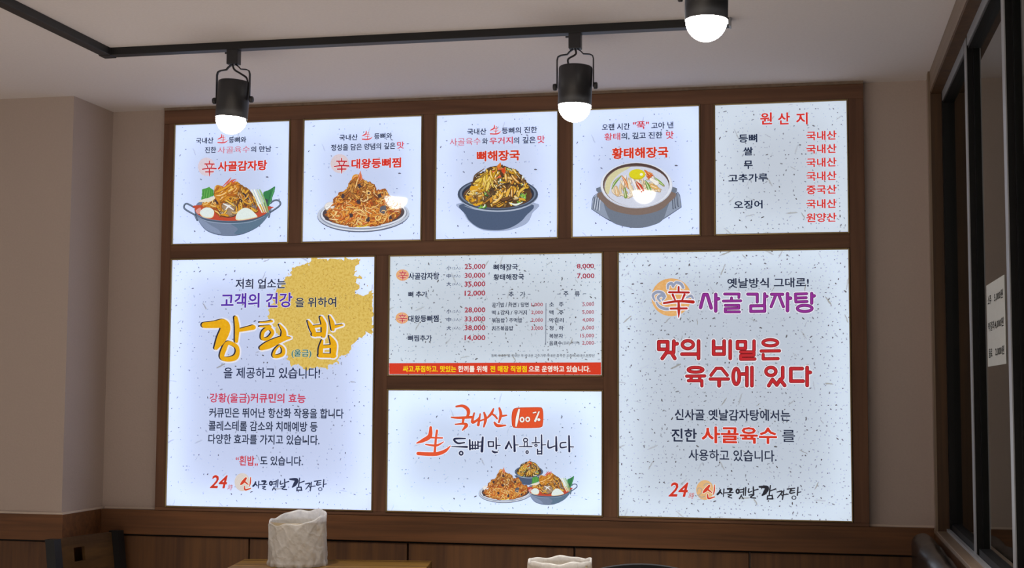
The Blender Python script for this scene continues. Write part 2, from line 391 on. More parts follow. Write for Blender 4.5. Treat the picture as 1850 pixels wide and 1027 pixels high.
def strands(P, outline, n, cols, dark, ln, wd, curl, seed, bias=None, hl=.35):
    """a heap of noodles and shredded pieces drawn as curling ribbons inside an outline"""
    R = random.Random(seed)
    xs = [p[0] for p in outline]; ys = [p[1] for p in outline]
    k = 0
    while k < n:
        p = (R.uniform(min(xs), max(xs)), R.uniform(min(ys), max(ys)))
        if not inside(p, outline): continue
        k += 1
        a = R.uniform(0, 2*math.pi) if bias is None else bias + R.gauss(0, .5)
        da = R.gauss(0, curl); pts = [p]
        for q in range(R.randint(4, 7)):
            a += da + R.gauss(0, curl*.5); st = ln*R.uniform(.6, 1.2)/6
            p = (p[0]+st*math.cos(a), p[1]+st*math.sin(a))
            if not inside(p, outline): break
            pts.append(p)
        if len(pts) < 3: continue
        wv = wd*R.uniform(.7, 1.35); ws = [wv*.5] + [wv]*(len(pts)-2) + [wv*.5]
        P.rib(pts, ws, ink(dark), grow=wd*.38, n=3, off=(wd*.08, wd*.15))
        P.rib(pts, ws, ink(R.choice(cols)), n=3)
        if R.random() < hl: P.rib(pts[:-1], [max(1, q*.3) for q in ws[:-1]], ink('#f4d9a4'), n=3, off=(-wd*.12, -wd*.15))
def wob(pts, amp, seed, step=12):
    """roughen a closed outline"""
    R = random.Random(seed); out = []
    for a, b in zip(pts, pts[1:]+pts[:1]):
        d = math.hypot(b[0]-a[0], b[1]-a[1]); m = max(1, int(d/step))
        for i in range(m):
            t = i/m; out.append((a[0]+(b[0]-a[0])*t + R.gauss(0, amp), a[1]+(b[1]-a[1])*t + R.gauss(0, amp)))
    return out
# ------------------------------------------------------------------ the room
ZC = 2.30; XR = 2.83; WY = 0.03; PY = -0.25
struct(boxo('floor', -2.2, 4.3, -6.5, .2, -.06, 0, FLOORM))
struct(boxo('ceiling', -2.2, 4.3, -6.5, .2, ZC, ZC+.06, CEIL))
bm = bmesh.new()
BX0, BX1, BZ0, BZ1 = .222, 2.626, .80, 2.284
box(bm, 0, BX0, WY, .2, 0, ZC); box(bm, BX1, 4.3, WY, .2, 0, ZC); box(bm, BX0, BX1, WY, .2, 0, BZ0); box(bm, BX0, BX1, WY, .2, BZ1, ZC)
struct(new_obj('wall_back', bm, WALLP))
struct(boxo('wall_left', -2.2, 0, PY, .2, 0, ZC, WALLP))
# wood dado: rail and grooved boards under it
bm = bmesh.new()
box(bm, .012, XR, -.002, WY, .795, .88, .002)
struct(new_obj('trim_1', bm, DADOX))
bm = bmesh.new()
box(bm, -2.2, .012, PY-.014, PY, .795, .88); box(bm, 0, .012, PY, -.002, .795, .88)
struct(new_obj('trim_2', bm, DADOX))
bm = bmesh.new()
for k in range(5):
    box(bm, max(.012, .0015+.5655*k), .5655*(k+1)-.0045, .006, WY, .10, .789, .002)
box(bm, .012, XR, -.002, WY, 0, .10)
struct(new_obj('baseboard_back', bm, DADOZ))
bm = bmesh.new()
for k in range(4):
    box(bm, -.566*(k+1)+.006, -.566*k + (.006 if k == 0 else 0), PY-.008, PY, 0, .789, .002)
box(bm, 0, .006, PY, .006, 0, .789)
struct(new_obj('baseboard_left', bm, DADOZ))
bm = bmesh.new()
box(bm, .012, XR, .016, WY, .789, .795); box(bm, -2.2, 0, PY-.003, PY, .789, .795); box(bm, 0, .003, PY, .016, .789, .795)
struct(new_obj('trim_3', bm, GROOVE))
bm = bmesh.new()                                  # pale sealant bead on top of the rail
box(bm, .012, .215, .022, WY, .88, .886); box(bm, 2.633, XR, .022, WY, .88, .886); box(bm, -2.2, .008, PY-.008, PY, .88, .886); box(bm, 0, .008, PY, .022, .88, .886)
struct(new_obj('trim_4', bm, CAULK))
# right side: glazed partition on a wooden dado
bm = bmesh.new(); box(bm, XR, 2.93, -6.5, WY, 0, .875)
struct(new_obj('wall_right', bm, WOODY))
struct(boxo('trim_5', 2.826, 2.94, -6.5, -.002, .866, .88, TRIMY, bev=.002))
bm = bmesh.new(); box(bm, XR, 2.93, -.07, WY, .88, ZC)
struct(new_obj('wall_right_upper', bm, WALLP))
bm = bmesh.new(); box(bm, XR, 2.93, -6.5, -.07, 2.235, ZC)
struct(new_obj('trim_6', bm, TRIMY))
bm = bmesh.new(); box(bm, XR+.001, 2.93, -.098, -.07, .88, 2.235)
struct(new_obj('trim_7', bm, JAMBW))
struct(boxo('trim_8', 2.825, XR+.001, -.098, -.055, .88, ZC, TRIMW))
bm = bmesh.new(); box(bm, XR+.002, 2.93, -6.5, -.098, 2.228, 2.236)
struct(new_obj('trim_9', bm, JAMBW))
YS = [-.098, -.80, -1.52, -2.24, -2.96, -3.68, -4.40, -5.12]
for k, (a, b) in enumerate(zip(YS, YS[1:])):
    wn = thing('window_%d' % (k+1), '', 'window', (2.884, (a+b)/2, .88)); del wn['category']; del wn['label']; struct(wn)
    off = Vector((2.884, (a+b)/2, .88))
    def wp(name, x0, x1, y0, y1, z0, z1, mat, bev=0):
        return boxo(name, x0-off.x, x1-off.x, y0-off.y, y1-off.y, z0-off.z, z1-off.z, mat, wn, bev)
    if k == 0: wp('sash_stile', 2.864, 2.898, a-.030, a, .885, 2.23, SASH)
    else: wp('sash_stile', 2.880, 2.898, a-.012, a, .885, 2.23, SASH)
    wp('sash_stile', 2.866, 2.902, b, b+.042, .885, 2.23, SASH)
    wp('edge_strip', 2.8635, 2.866, b, b+.042, .885, 2.23, ALU)
    wp('sash_rail', 2.866, 2.90, b+.05, a-.03, 2.192, 2.228, SASH)
    wp('edge_strip', 2.8635, 2.866, b+.05, a-.03, 2.2, 2.228, ALU)
    wp('sash_rail', 2.868, 2.90, b+.05, a-.03, .88, .905, SASH)
    wp('sill_track', 2.856, 2.866, b, a, .88, .888, ALU)
    wp('glass_pane', 2.882, 2.886, b+.03, a-.01, .90, 2.2, GLASS)
struct(boxo('wall_beyond', 4.2, 4.3, -6.5, WY, 0, ZC, WALLP))
# ------------------------------------------------------------------ wooden surround that holds the light boxes
PAN = {1: (.2605, .6849, 2.235, 1.8139), 2: (.7439, 1.1626, 2.235, 1.8139), 3: (1.2206, 1.6339, 2.235, 1.8139), 4: (1.6906, 2.1055, 2.235, 1.8139),
       5: (2.1626, 2.5777, 2.235, 1.8139), 6: (.26, 1.0012, 1.7534, .8985), 7: (1.06, 1.7841, 1.7537, 1.3553), 8: (1.06, 1.7841, 1.2979, .8985), 9: (1.8447, 2.577, 1.7534, .8985)}
G_ = .007                                         # width of the metal trim round each lit face
sf = thing('sign_surround', 'wide dark brown wooden frame on the back wall holding all nine lit menu panels', 'frame', (1.42, 0, .88))
def sp(name, x0, x1, z0, z1, mat): return boxo(name, x0-1.42, x1-1.42, -.004, .055, z0-.88, z1-.88, mat, sf, .0015)
X0, X1, Z0, Z1 = .2156, 2.6325, .8805, 2.2905
sp('rail', X0, X1, 2.235+G_, Z1, WOODX)
sp('rail', X0, X1, Z0, .8985-G_, WOODX)
sp('stile', X0, .26-G_, .8985-G_, 2.235+G_, WOODZ)
sp('stile', 2.5775+G_, X1, .8985-G_, 2.235+G_, WOODZ)
sp('rail', .26-G_, 2.5775+G_, 1.7536+G_, 1.8139-G_, WOODX)
for a, b in ((.6849, .7439), (1.1626, 1.2206), (1.6339, 1.6906), (2.1055, 2.1626)): sp('mullion', a+G_, b-G_, 1.8139-G_, 2.235+G_, WOODZ)
for a, b in ((1.0012, 1.06), (1.7841, 1.8447)): sp('mullion', a+G_, b-G_, .8985-G_, 1.7536+G_, WOODZ)
sp('rail', 1.06-G_, 1.7841+G_, 1.2979+G_, 1.3553-G_, WOODX)
struct(boxo('trim_10', X0, X1, -.006, WY, 2.2905, ZC, TRIMY))
# ------------------------------------------------------------------ the nine backlit panels
A = Reg(300, 190, 3.854); B = Reg(770, 170, 3.627); C = Reg(1260, 150, 3.422); D = Reg(290, 450, 2.095); E = Reg(690, 450, 4.278); F = Reg(690, 690, 4.107); G = Reg(1100, 440, 2.013)
D2 = Reg(360, 565, 6.607); F2 = Reg(745, 725, 6.167); D3 = Reg(370, 850, 8.043); G2 = Reg(1170, 490, 4.669); D4 = Reg(480, 460, 4.667); G3 = Reg(1196.4, 862.2, 7.062, 7.36)
P1 = Reg(320, 310, 8.215); P2 = Reg(560, 300, 7.9); P3 = Reg(815, 285, 7.335); P4 = Reg(1055, 285, 7.605); P5 = Reg(855, 825, 9.25)
LEDW = 0.36
GRP = 'backlit menu panels'
LB = {1: 'small lit panel picturing a two-handled pot of stew with eggs, upper row far left', 2: 'small lit panel picturing orange noodles heaped on an oval silver plate',
      3: 'small lit panel picturing a dark stone bowl piled with yellow greens', 4: 'small lit panel picturing pale soup with a raw egg yolk in a trivet pot',
      5: 'small lit panel of text only, two columns of words in navy and red', 6: 'tall lit panel with a yellow paint splash and big yellow brush lettering',
      7: 'wide lit price list with a red strip along its bottom edge', 8: 'wide lit panel with orange brush lettering above three small dishes',
      9: 'tall lit panel with an orange sun emblem and bold red and purple lettering'}
HUE = {1: ('#cdd8f6', .25, 1), 2: ('#cdd8f6', .25, 1), 3: ('#ccd6f2', .3, 0), 4: ('#cdd8f6', .3, 1), 5: ('#ccd4e0', .8, 0), 6: ('#ccd6f4', .35, 0), 7: ('#ccd5e0', .95, 0), 8: ('#ccd8f0', .35, 0), 9: ('#c8d1de', 1.0, 0)}
EM = {1: .82, 2: .84, 3: .82, 4: .84, 5: .80, 6: .82, 7: .84, 8: .84, 9: .80}
BOX = {}; LM = {1: .62, 2: .62, 3: .62, 4: .62, 5: .42, 6: .8, 7: .38, 8: .85, 9: .65}
for k, (x0, x1, zt, zb) in PAN.items():
    xc = (x0+x1)/2; base = (xc, 0.0, zb)
    t = thing('light_box', LB[k], 'sign', base, 0, GRP); BOX[k] = (t, base)
    hw, hh = (x1-x0)/2, zt-zb
    bm = bmesh.new(); e = .004                      # lit face
    vs = [bm.verts.new(v) for v in ((-hw-e, 0, -e), (hw+e, 0, -e), (hw+e, 0, hh+e), (-hw-e, 0, hh+e))]; bm.faces.new(vs)
    gl = HUE[k][2]
    new_obj('lit_face', bm, film('backlit_film_%d' % k, HUE[k][0], EM[k], HUE[k][1], gl), t)
    bm = bmesh.new()                                # slim metal snap frame
    g = G_; a = .0015
    for q in ((-hw-g, -hw-a, -g, hh+g), (hw+a, hw+g, -g, hh+g), (-hw-a, hw+a, -g, -a), (-hw-a, hw+a, hh+a, hh+g)):
        box(bm, q[0], q[1], -.007, .01, q[2], q[3], .002)
    new_obj('snap_frame', bm, STEEL, t)
    bm = bmesh.new()                                # box behind the face
    d = .12
    for q in ((-hw-.006, hw+.006, d, d+.004, -.006, hh+.006), (-hw-.006, -hw-.003, .002, d, -.006, hh+.006), (hw+.003, hw+.006, .002, d, -.006, hh+.006),
              (-hw-.003, hw+.003, .002, d, -.006, -.003), (-hw-.003, hw+.003, .002, d, hh+.003, hh+.006)): box(bm, *q)
    new_obj('housing', bm, HOUSING, t)
    for side, (lx, lz, ln, rot) in dict(left=(-hw+.012, hh/2, hh, 1), right=(hw-.012, hh/2, hh, 1), top=(0, hh-.012, 2*hw, 0), bottom=(0, .012, 2*hw, 0)).items():
        ld = bpy.data.lights.new('led_strip', 'AREA'); ld.shape = 'RECTANGLE'; ld.size = ln*.96; ld.size_y = .012
        ld.energy = ln*LEDW*LM[k]; ld.color = (.86, .96, 1.0)
        lo = bpy.data.objects.new('led_strip', ld); COL.objects.link(lo); lo.parent = t; lo.location = (lx, .088, lz)
        lo.rotation_euler = (-math.pi/2, math.pi/2 if rot else 0, 0)  # shines towards the face (-y)
def T(k, reg, name, s, x0, x1, yc, h, col=NAVY, **kw): return text(reg, name, BOX[k][0], BOX[k][1], s, x0, x1, yc, h, col, **kw)
def sheng(P, x, y, s, col):
    """the brushed character 'fresh', s = unit height / 330"""
    f = lambda q: [(x + (a-50)*s, y + (b-295)*s) for a, b in q]
    for grow, c in ((16*s, '#eef2ff'), (0, col)):
        m = ink(c)
        P.rib(f([(205, 295), (195, 390), (120, 440), (50, 470)]), [30*s, 50*s, 42*s, 14*s], m, grow=grow)
        P.rib(f([(205, 408), (335, 412)]), [20*s, 17*s], m, grow=grow); P.rib(f([(275, 330), (262, 430), (250, 570)]), [26*s, 26*s, 28*s], m, grow=grow)
        P.rib(f([(150, 485), (270, 495), (350, 455)]), [16*s, 26*s, 8*s], m, grow=grow)
        P.rib(f([(65, 585), (250, 592), (360, 560), (425, 500)]), [40*s, 44*s, 38*s, 8*s], m, grow=grow)
def sin_mark(k, reg, cx, cy, rx, ry, disc, x0, x1, yc, h, col='#c0252f', cloud=None):
    """round sun emblem with the red character over it"""
    P = Print(reg, 2); P.ell(cx, cy, rx, ry, ink(disc))
    P.done('sun_emblem', *BOX[k])
    P = Print(reg, 4)
    u = lambda px, py: (x0 + (x1-x0)*(px-132)/258, yc + h*(py-260)/270); s = (x1-x0)/258
    for grow, c in ((11*s, '#f2f0fa'), (4*s, col)):
        m = ink(c)
        P.line([u(262, 130), u(262, 180)], 17*s, m, grow); P.line([u(178, 180), u(350, 182)], 20*s, m, grow)
        P.line([u(222, 190), u(222, 262)], 15*s, m, grow) if False else P.rib([u(215, 200), u(232, 245)], [18*s, 14*s], m, grow=grow)
        P.rib([u(312, 200), u(292, 245)], [18*s, 14*s], m, grow=grow)
        P.rib([u(135, 272), u(230, 258), u(300, 256), u(385, 262)], [18*s, 20*s, 22*s, 24*s], m, grow=grow)
        P.line([u(190, 318), u(335, 316)], 19*s, m, grow); P.rib([u(262, 262), u(264, 330), u(263, 392)], [18*s, 22*s, 8*s], m, grow=grow)
    P.done('emblem_character', *BOX[k])
RED = '#cf3a45'; TRED = '#cf3328'
# --- panel 1
T(1, A, 'slogan', '국내산', 210, 332, 248, 42); T(1, A, 'slogan', '등뼈와', 438, 560, 243, 42)
P = Print(A, 4); sheng(P, 360, 206, .192, '#d8444f'); P.done('brush_character', *BOX[1])
T(1, A, 'slogan', '진한', 273, 350, 313, 42); T(1, A, 'slogan', '사골육수', 362, 585, 312, 46, '#d5606c', bold=.004); T(1, A, 'slogan', '의 만남', 592, 735, 307, 42); T(1, A, 'slogan', '-', 765, 782, 298, 4)
sin_mark(1, A, 283, 430, 60, 64, '#d9cbd6', 255, 352, 443, 108)
T(1, A, 'dish_name', '사골감자탕', 362, 706, 424, 72, TRED, bold=.035, halo=.03)
# --- panel 2
T(2, A, 'slogan', '국내산', 1208, 1335, 226, 42); T(2, A, 'slogan', '등뼈와', 1450, 1575, 216, 42)
P = Print(A, 4); sheng(P, 1365, 182, .195, '#d8444f'); P.done('brush_character', *BOX[2])
T(2, A, 'slogan', '정성을 담은 양념의 깊은', 1150, 1598, 291, 46); T(2, A, 'slogan', '맛', 1610, 1660, 280, 50, '#d5505c'); T(2, A, 'slogan', '-', 1676, 1692, 270, 4)
sin_mark(2, A, 1210, 408, 64, 66, '#d9c9cf', 1172, 1275, 424, 108)
T(2, A, 'dish_name', '대왕등뼈찜', 1292, 1638, 406, 70, TRED, bold=.035, halo=.03)
# --- panel 3
T(3, B, 'slogan', '국내산', 270, 395, 247, 42, gloss=False); T(3, B, 'slogan', '등뼈의 진한', 496, 728, 238, 42, gloss=False)
P = Print(B, 4); sheng(P, 418, 206, .192, '#d8444f'); P.done('brush_character', *BOX[3])
T(3, B, 'slogan', '사골육수', 155, 358, 313, 48, '#d5505c', bold=.004, gloss=False); T(3, B, 'slogan', '와', 368, 405, 310, 42, gloss=False); T(3, B, 'slogan', '우거지', 415, 568, 306, 46, '#d04050', gloss=False)
T(3, B, 'slogan', '의 깊은', 573, 718, 303, 44, gloss=False); T(3, B, 'slogan', '맛', 730, 778, 298, 50, '#d5505c', gloss=False)
T(3, B, 'dish_name', '뼈해장국', 332, 615, 405, 70, '#cf3c28', bold=.04, halo=.03, gloss=False)
# --- panel 4
T(4, B, 'slogan', '오랜 시간', 1152, 1335, 216, 44); T(4, B, 'slogan', '"푹"', 1355, 1460, 205, 50, '#cf3a45', bold=.02); T(4, B, 'slogan', '고아 낸', 1475, 1620, 206, 44)
T(4, B, 'slogan', '황태', 1168, 1272, 280, 48, '#cf4450', bold=.015); T(4, B, 'slogan', '의, 깊고 진한', 1278, 1548, 274, 46); T(4, B, 'slogan', '맛', 1572, 1622, 270, 50, '#cf4450')
T(4, B, 'dish_name', '황태해장국', 1217, 1588, 386, 74, '#cf3c28', bold=.04, halo=.03)
# --- panel 5
for s, x0, x1 in (('원', 388, 462), ('산', 498, 572), ('지', 610, 682)): T(5, C, 'heading', s, x0, x1, 221, 74, '#d2342c', bold=.025, gloss=False, halo=.02)
for s, x0, x1, y in (('등뼈', 255, 370, 343), ('쌀', 285, 343, 423), ('무', 287, 342, 507), ('고추가루', 192, 435, 588), ('오징어', 225, 403, 753)): T(5, C, 'ingredient', s, x0, x1, y, 52, '#1f2a44', bold=.025, gloss=False)
for s, y in (('국내산', 326), ('국내산', 408), ('국내산', 492), ('국내산', 576), ('중국산', 660), ('국내산', 748), ('원양산', 833)): T(5, C, 'origin', s, 673, 860, y, 57, '#d2342c', bold=.025, gloss=False, halo=.02)
# --- panel 6
R6 = random.Random(4)
P = Print(D4, 1)
spl = [(392, 38), (600, 38), (800, 38), (790, 70), (755, 100), (742, 130), (755, 180), (800, 190), (760, 235), (800, 265), (742, 345), (790, 345), (850, 335), (905, 298), (905, 500), (900, 690), (850, 655), (830, 690), (790, 700), (735, 760), (715, 800), (680, 850), (620, 870), (600, 910), (545, 930), (520, 970), (430, 945), (330, 975), (280, 930), (220, 940), (170, 840), (120, 700), (20, 560), (30, 470), (70, 380), (85, 310), (130, 260), (160, 190), (210, 180), (225, 115), (300, 100), (350, 70), (400, 110), (360, 75)]
P.poly(wob(spl, 7, 5, 14), ink('#dcbd62', False, '#c8a344'))
for _ in range(70):
    b_ = spl[R6.randrange(3, len(spl))]; x, y = b_[0] + R6.gauss(0, 22), b_[1] + R6.gauss(0, 22)
    if 60 < y and x < 895: P.ell(x, y, R6.uniform(2, 9), R6.uniform(2, 6), ink('#dcbd62', False, '#c8a344'), R6.random()*3, 8)
for _ in range(260):
    x, y = R6.uniform(90, 890), R6.gauss(330, 170)
    if inside((x, y), spl): P.rib([(x, y), (x + R6.gauss(0, 7), y + R6.gauss(0, 7))], [R6.uniform(1.5, 4), 1.5], ink(R6.choice(['#8a5a2a', '#a8742f', '#b98a3a', '#6f5530']), False), n=2)
P.done('paint_splash', *BOX[6])
T(6, D, 'notice_line', '저희 업소는', 285, 475, 132, 38, '#2b3350', gloss=False, halo=.02); T(6, D, 'notice_line', '고객의 건강', 230, 500, 195, 56, '#5a36a6', bold=.025, halo=.03, gloss=False)
T(6, D, 'notice_line', '을', 511, 545, 203, 36, '#2b3350', gloss=False, halo=.025, hcol='#e9d9a0'); T(6, D, 'notice_line', '위하여', 558, 666, 202, 38, '#2b3350', gloss=False, halo=.025, hcol='#e9d9a0')
BR = [([(65, 152), (190, 145), (290, 135), (315, 200), (265, 320), (205, 425)], [72, 86, 112, 118, 112, 50], 0), ([(440, 62), (456, 180), (447, 345)], [44, 58, 42], 0), ([(460, 218), (560, 198), (650, 178)], [36, 50, 60], 0),
      ([(345, 365), (440, 400), (462, 470), (430, 540), (330, 560), (275, 530), (300, 440)], [50, 50, 50, 66, 56, 56, 60], 1),
      ([(728, 120), (800, 118), (870, 105)], [20, 22, 30], 0), ([(728, 168), (850, 168)], [20, 36], 0), ([(755, 300), (770, 230), (835, 190), (880, 240), (835, 305), (780, 320)], [40]*6, 1),
      ([(750, 425), (840, 385), (990, 318), (1095, 302)], [60, 92, 70, 20], 0), ([(965, 150), (1012, 225), (1010, 300)], [24, 54, 70], 0), ([(965, 398), (1008, 440), (995, 505), (900, 525), (905, 460)], [24, 40, 44, 40, 30], 1),
      ([(1305, 105), (1352, 195), (1388, 275)], [24, 60, 40], 0), ([(1460, 62), (1492, 150), (1488, 280)], [40, 62, 50], 0), ([(1370, 172), (1480, 156)], [34, 30], 0), ([(1368, 266), (1490, 262)], [50, 50], 0),
      ([(1562, 48), (1592, 130), (1600, 205)], [22, 52, 40], 0), ([(1600, 178), (1715, 150)], [40, 22], 0),
      ([(1475, 335), (1456, 430), (1452, 515)], [24, 54, 50], 0), ([(1562, 285), (1608, 380), (1602, 520)], [24, 74, 60], 0), ([(1480, 412), (1600, 402)], [40, 40], 0), ([(1445, 515), (1615, 517)], [52, 52], 0)]
P = Print(D2, 3)
for pts, wd, cl in BR: P.rib(pts, wd, ink('#e6e6f2', False), bool(cl), 34)
for pts, wd, cl in BR: P.rib(pts, wd, ink('#25263a', False), bool(cl), 2, off=(-15, -5))
for pts, wd, cl in BR: P.rib(pts, wd, ink('#e2a512', False, '#e9b11c'), bool(cl), -2)
P.done('brush_lettering', *BOX[6])
T(6, D, 'notice_line', '(울금)', 497, 572, 397, 32, '#2f6a6a', gloss=False, halo=.03, hcol='#dfe3c8', layer=5)
T(6, D, 'notice_line', '을 제공하고 있습니다!', 240, 605, 470, 42, '#2b3350', gloss=False, bold=.015)
T(6, D, 'notice_heading', '강황(울금)커큐민의 효능', 187, 550, 568, 42, '#c83a55', gloss=False)
for s, x0, x1, y, h in (('커큐민은 뛰어난 항산화 작용을 합니다', 185, 694, 622, 38), ('콜레스테롤 감소와 치매예방 등', 183, 595, 672, 38), ('다양한 효과를 가지고 있습니다.', 182, 603, 722, 38)): T(6, D, 'notice_line', s, x0, x1, y, h, '#30384f', gloss=False)
T(6, D, 'notice_line', '“흰밥„', 285, 370, 803, 40, '#c8404a', gloss=False); T(6, D, 'notice_line', '도 있습니다.', 378, 540, 803, 36, '#30384f', gloss=False)
LOGO_R = [([(600, 118), (560, 170), (528, 205)], [30, 44, 26]), ([(582, 168), (632, 208)], [26, 14]), ([(668, 108), (665, 180), (652, 235)], [12, 18, 10]), ([(580, 232), (590, 285), (668, 266)], [14, 24, 14])]
LOGO_N = [([(742, 172), (730, 205), (705, 232)], [16, 22, 22]), ([(738, 195), (765, 228)], [14, 12]), ([(788, 162), (780, 262)], [12, 8]), ([(782, 215), (802, 213)], [8, 8]),
          ([(835, 160), (885, 162), (868, 195)], [20, 24, 14]), ([(805, 212), (905, 208)], [9, 9]), ([(860, 185), (858, 210)], [9, 9]), ([(838, 236), (885, 240), (842, 264), (888, 282)], [9, 10, 9, 9]),
          ([(990, 172), (1032, 166)], [10, 10]), ([(990, 205), (1032, 200)], [10, 10]), ([(1042, 150), (1036, 245)], [12, 9]), ([(1066, 140), (1060, 248)], [13, 10]), ([(1012, 240), (985, 292)], [10, 10]), ([(1010, 255), (1035, 292)], [8, 9]),
          ([(1105, 158), (1100, 205), (1145, 190)], [10, 13, 8]), ([(1162, 132), (1166, 238)], [12, 18]), ([(1165, 182), (1222, 165)], [9, 13]), ([(1108, 242), (1170, 238), (1125, 272), (1192, 282)], [11, 12, 11, 12]),
          ([(1240, 132), (1335, 142), (1312, 205), (1275, 248)], [18, 46, 46, 12]), ([(1380, 115), (1365, 235)], [10, 14]), ([(1375, 188), (1448, 160)], [10, 12]), ([(1345, 252), (1340, 300)], [13, 13]), ([(1345, 252), (1402, 246)], [12, 12]), ([(1402, 246), (1410, 292)], [14, 14]), ([(1345, 292), (1412, 292)], [14, 16]),
          ([(1465, 202), (1532, 194), (1470, 278)], [10, 15, 8]), ([(1510, 225), (1542, 262)], [9, 9]), ([(1553, 175), (1534, 300)], [11, 13]), ([(1548, 238), (1608, 230)], [9, 10]),
          ([(1595, 162), (1692, 150)], [11, 11]), ([(1645, 160), (1630, 215), (1692, 208)], [12, 15, 8]), ([(1640, 188), (1686, 182)], [9, 9]), ([(1732, 138), (1724, 245)], [11, 13]), ([(1730, 208), (1768, 200)], [9, 10])]
def logo(k, reg, disc, navy, cloud):
    P = Print(reg, 1); P.ell(545, 175, 112, 132, ink(disc, False))
    if cloud:
        for pts in ([(445, 200), (460, 150), (500, 160), (500, 210), (470, 240)], [(530, 120), (560, 90), (600, 100), (610, 140)], [(450, 240), (500, 270), (540, 260)]): P.rib(pts, 13, ink('#b3a596', False))
    P.done('sun_emblem', *BOX[k])
    T(k, reg, 'logo_number', '24', 78, 335, 168, 192, '#c93a2a', bold=.02, shear=.25, gloss=False, halo=.02); T(k, reg, 'logo_unit', '時', 335, 412, 250, 84, '#cf5a50', shear=.3, bold=.005, gloss=False)
    P = Print(reg, 3)
    for g_, c_ in ((14, '#f0ead8'), (0, '#d0402a')):
        for pts, wd in LOGO_R: P.rib(pts, wd, ink(c_, False), grow=g_)
    for pts, wd in LOGO_N: P.rib(pts, wd, ink(navy, False), grow=5)
    P.ring(963, 192, 17, 26, 22, ink(navy, False)); P.ring(1680, 276, 26, 22, 11, ink(navy, False))
    P.done('logo_lettering', *BOX[k])
logo(6, D3, '#d9cfc9', '#2a3350', False)
# --- panel 7
PR = '#a52a3c'
def E7(n, s, x0, x1, y, h, c=NAVY, **kw): T(7, E, n, s, x0, x1, y, h, c, gloss=False, **kw)
for y, s in ((140, '25,000'), (208, '30,000'), (275, '35,000'), (346, '12,000'), (475, '28,000'), (545, '33,000'), (613, '38,000'), (690, '14,000')): E7('price', s, 640, 800, y, 46, PR, bold=.02)
for y, s, s2 in ((148, '小', '(2人)'), (210, '中', '(3人)'), (272, '大', '(4人)'), (483, '小', '(2人)'), (547, '中', '(3人)'), (613, '大', '(4人)')):
    E7('portion_size', s, 500, 537, y, 34, '#3a4260'); E7('portion_size', s2, 548, 607, y+2, 27, '#4a5270', bold=.005)
sin_mark(7, E, 160, 203, 50, 44, '#e3a873', 124, 202, 208, 78); sin_mark(7, E, 156, 535, 50, 44, '#e3a873', 120, 198, 540, 78)
E7('dish_name', '사골감자탕', 206, 445, 211, 54, bold=.025); E7('dish_name', '뼈 추가', 205, 353, 352, 46, bold=.025); E7('dish_name', '대왕등뼈찜', 204, 440, 540, 52, bold=.025); E7('dish_name', '뼈찜추가', 202, 388, 691, 48, bold=.025)
E7('dish_name', '뼈해장국', 863, 1052, 142, 48, bold=.025); E7('price', '8,000', 1508, 1640, 136, 44, PR, bold=.02); E7('dish_name', '황태해장국', 863, 1100, 218, 48, bold=.025); E7('price', '7,000', 1508, 1643, 212, 44, PR, bold=.02)
for s, x0, x1, y, h in (('-', 932, 955, 354, 4), ('추', 980, 1020, 352, 42), ('가', 1068, 1110, 352, 42), ('-', 1128, 1150, 352, 4), ('-', 1355, 1382, 350, 4), ('주', 1404, 1442, 349, 40), ('류', 1490, 1530, 349, 40), ('-', 1555, 1580, 347, 4)): E7('section_heading', s, x0, x1, y, h, bold=.02)
for s, x1, y, p in (('공기밥 / 라면 / 당면', 1135, 433, '1,000'), ('떡 / 감자 / 우거지', 1122, 493, '2,000'), ('볶음밥 / 주먹밥', 1085, 553, '2,000'), ('치즈볶음밥', 1015, 615, '3,000')):
    E7('extra_name', s, 851, x1, y, 36); E7('price', p, 1155, 1245, y, 32, PR, bold=.012)
for s, x1, y, p, px in (('소   주', 1405, 431, '5,000', 1552), ('맥   주', 1405, 492, '5,000', 1550), ('막걸리', 1405, 552, '4,000', 1550), ('청   하', 1405, 613, '6,000', 1550), ('복분자', 1402, 674, '15,000', 1533), ('음료수', 1392, 730, '2,000', 1548)):
    E7('drink_name', s, 1294, x1, y, 35); E7('price', p, px, 1640, y-1, 33, PR, bold=.012)
E7('drink_name', '(콜라/사이다)', 1396, 1530, 730, 28, bold=.004)
P = Print(E, 2); P.line([(1268, 422), (1266, 742)], 4, ink('#3a4260', False)); P.done('column_rule', *BOX[7])
E7('origin_note', '등뼈:국내산 쌀:국내산 무:국내산 고추가루:국내산,중국산 오징어:국내산,원양산', 846, 1645, 826, 26, '#3a3a44', bold=.008)
P = Print(E, 1); P.poly([(57, 884), (1694, 878), (1694, 973), (57, 969)], ink('#d43a22', False)); P.done('red_strip', *BOX[7])
for s, x0, x1, c_ in (('싸고.푸짐하고. 맛있는', 163, 575, '#f2d21e'), ('한끼를 위해', 590, 815, '#f2e9dc'), ('전 매장 직영점', 838, 1120, '#f2d21e'), ('으로 운영하고 있습니다.', 1135, 1612, '#f2e9dc')): E7('strip_text', s, x0, x1, 929, 50, c_, bold=.03)
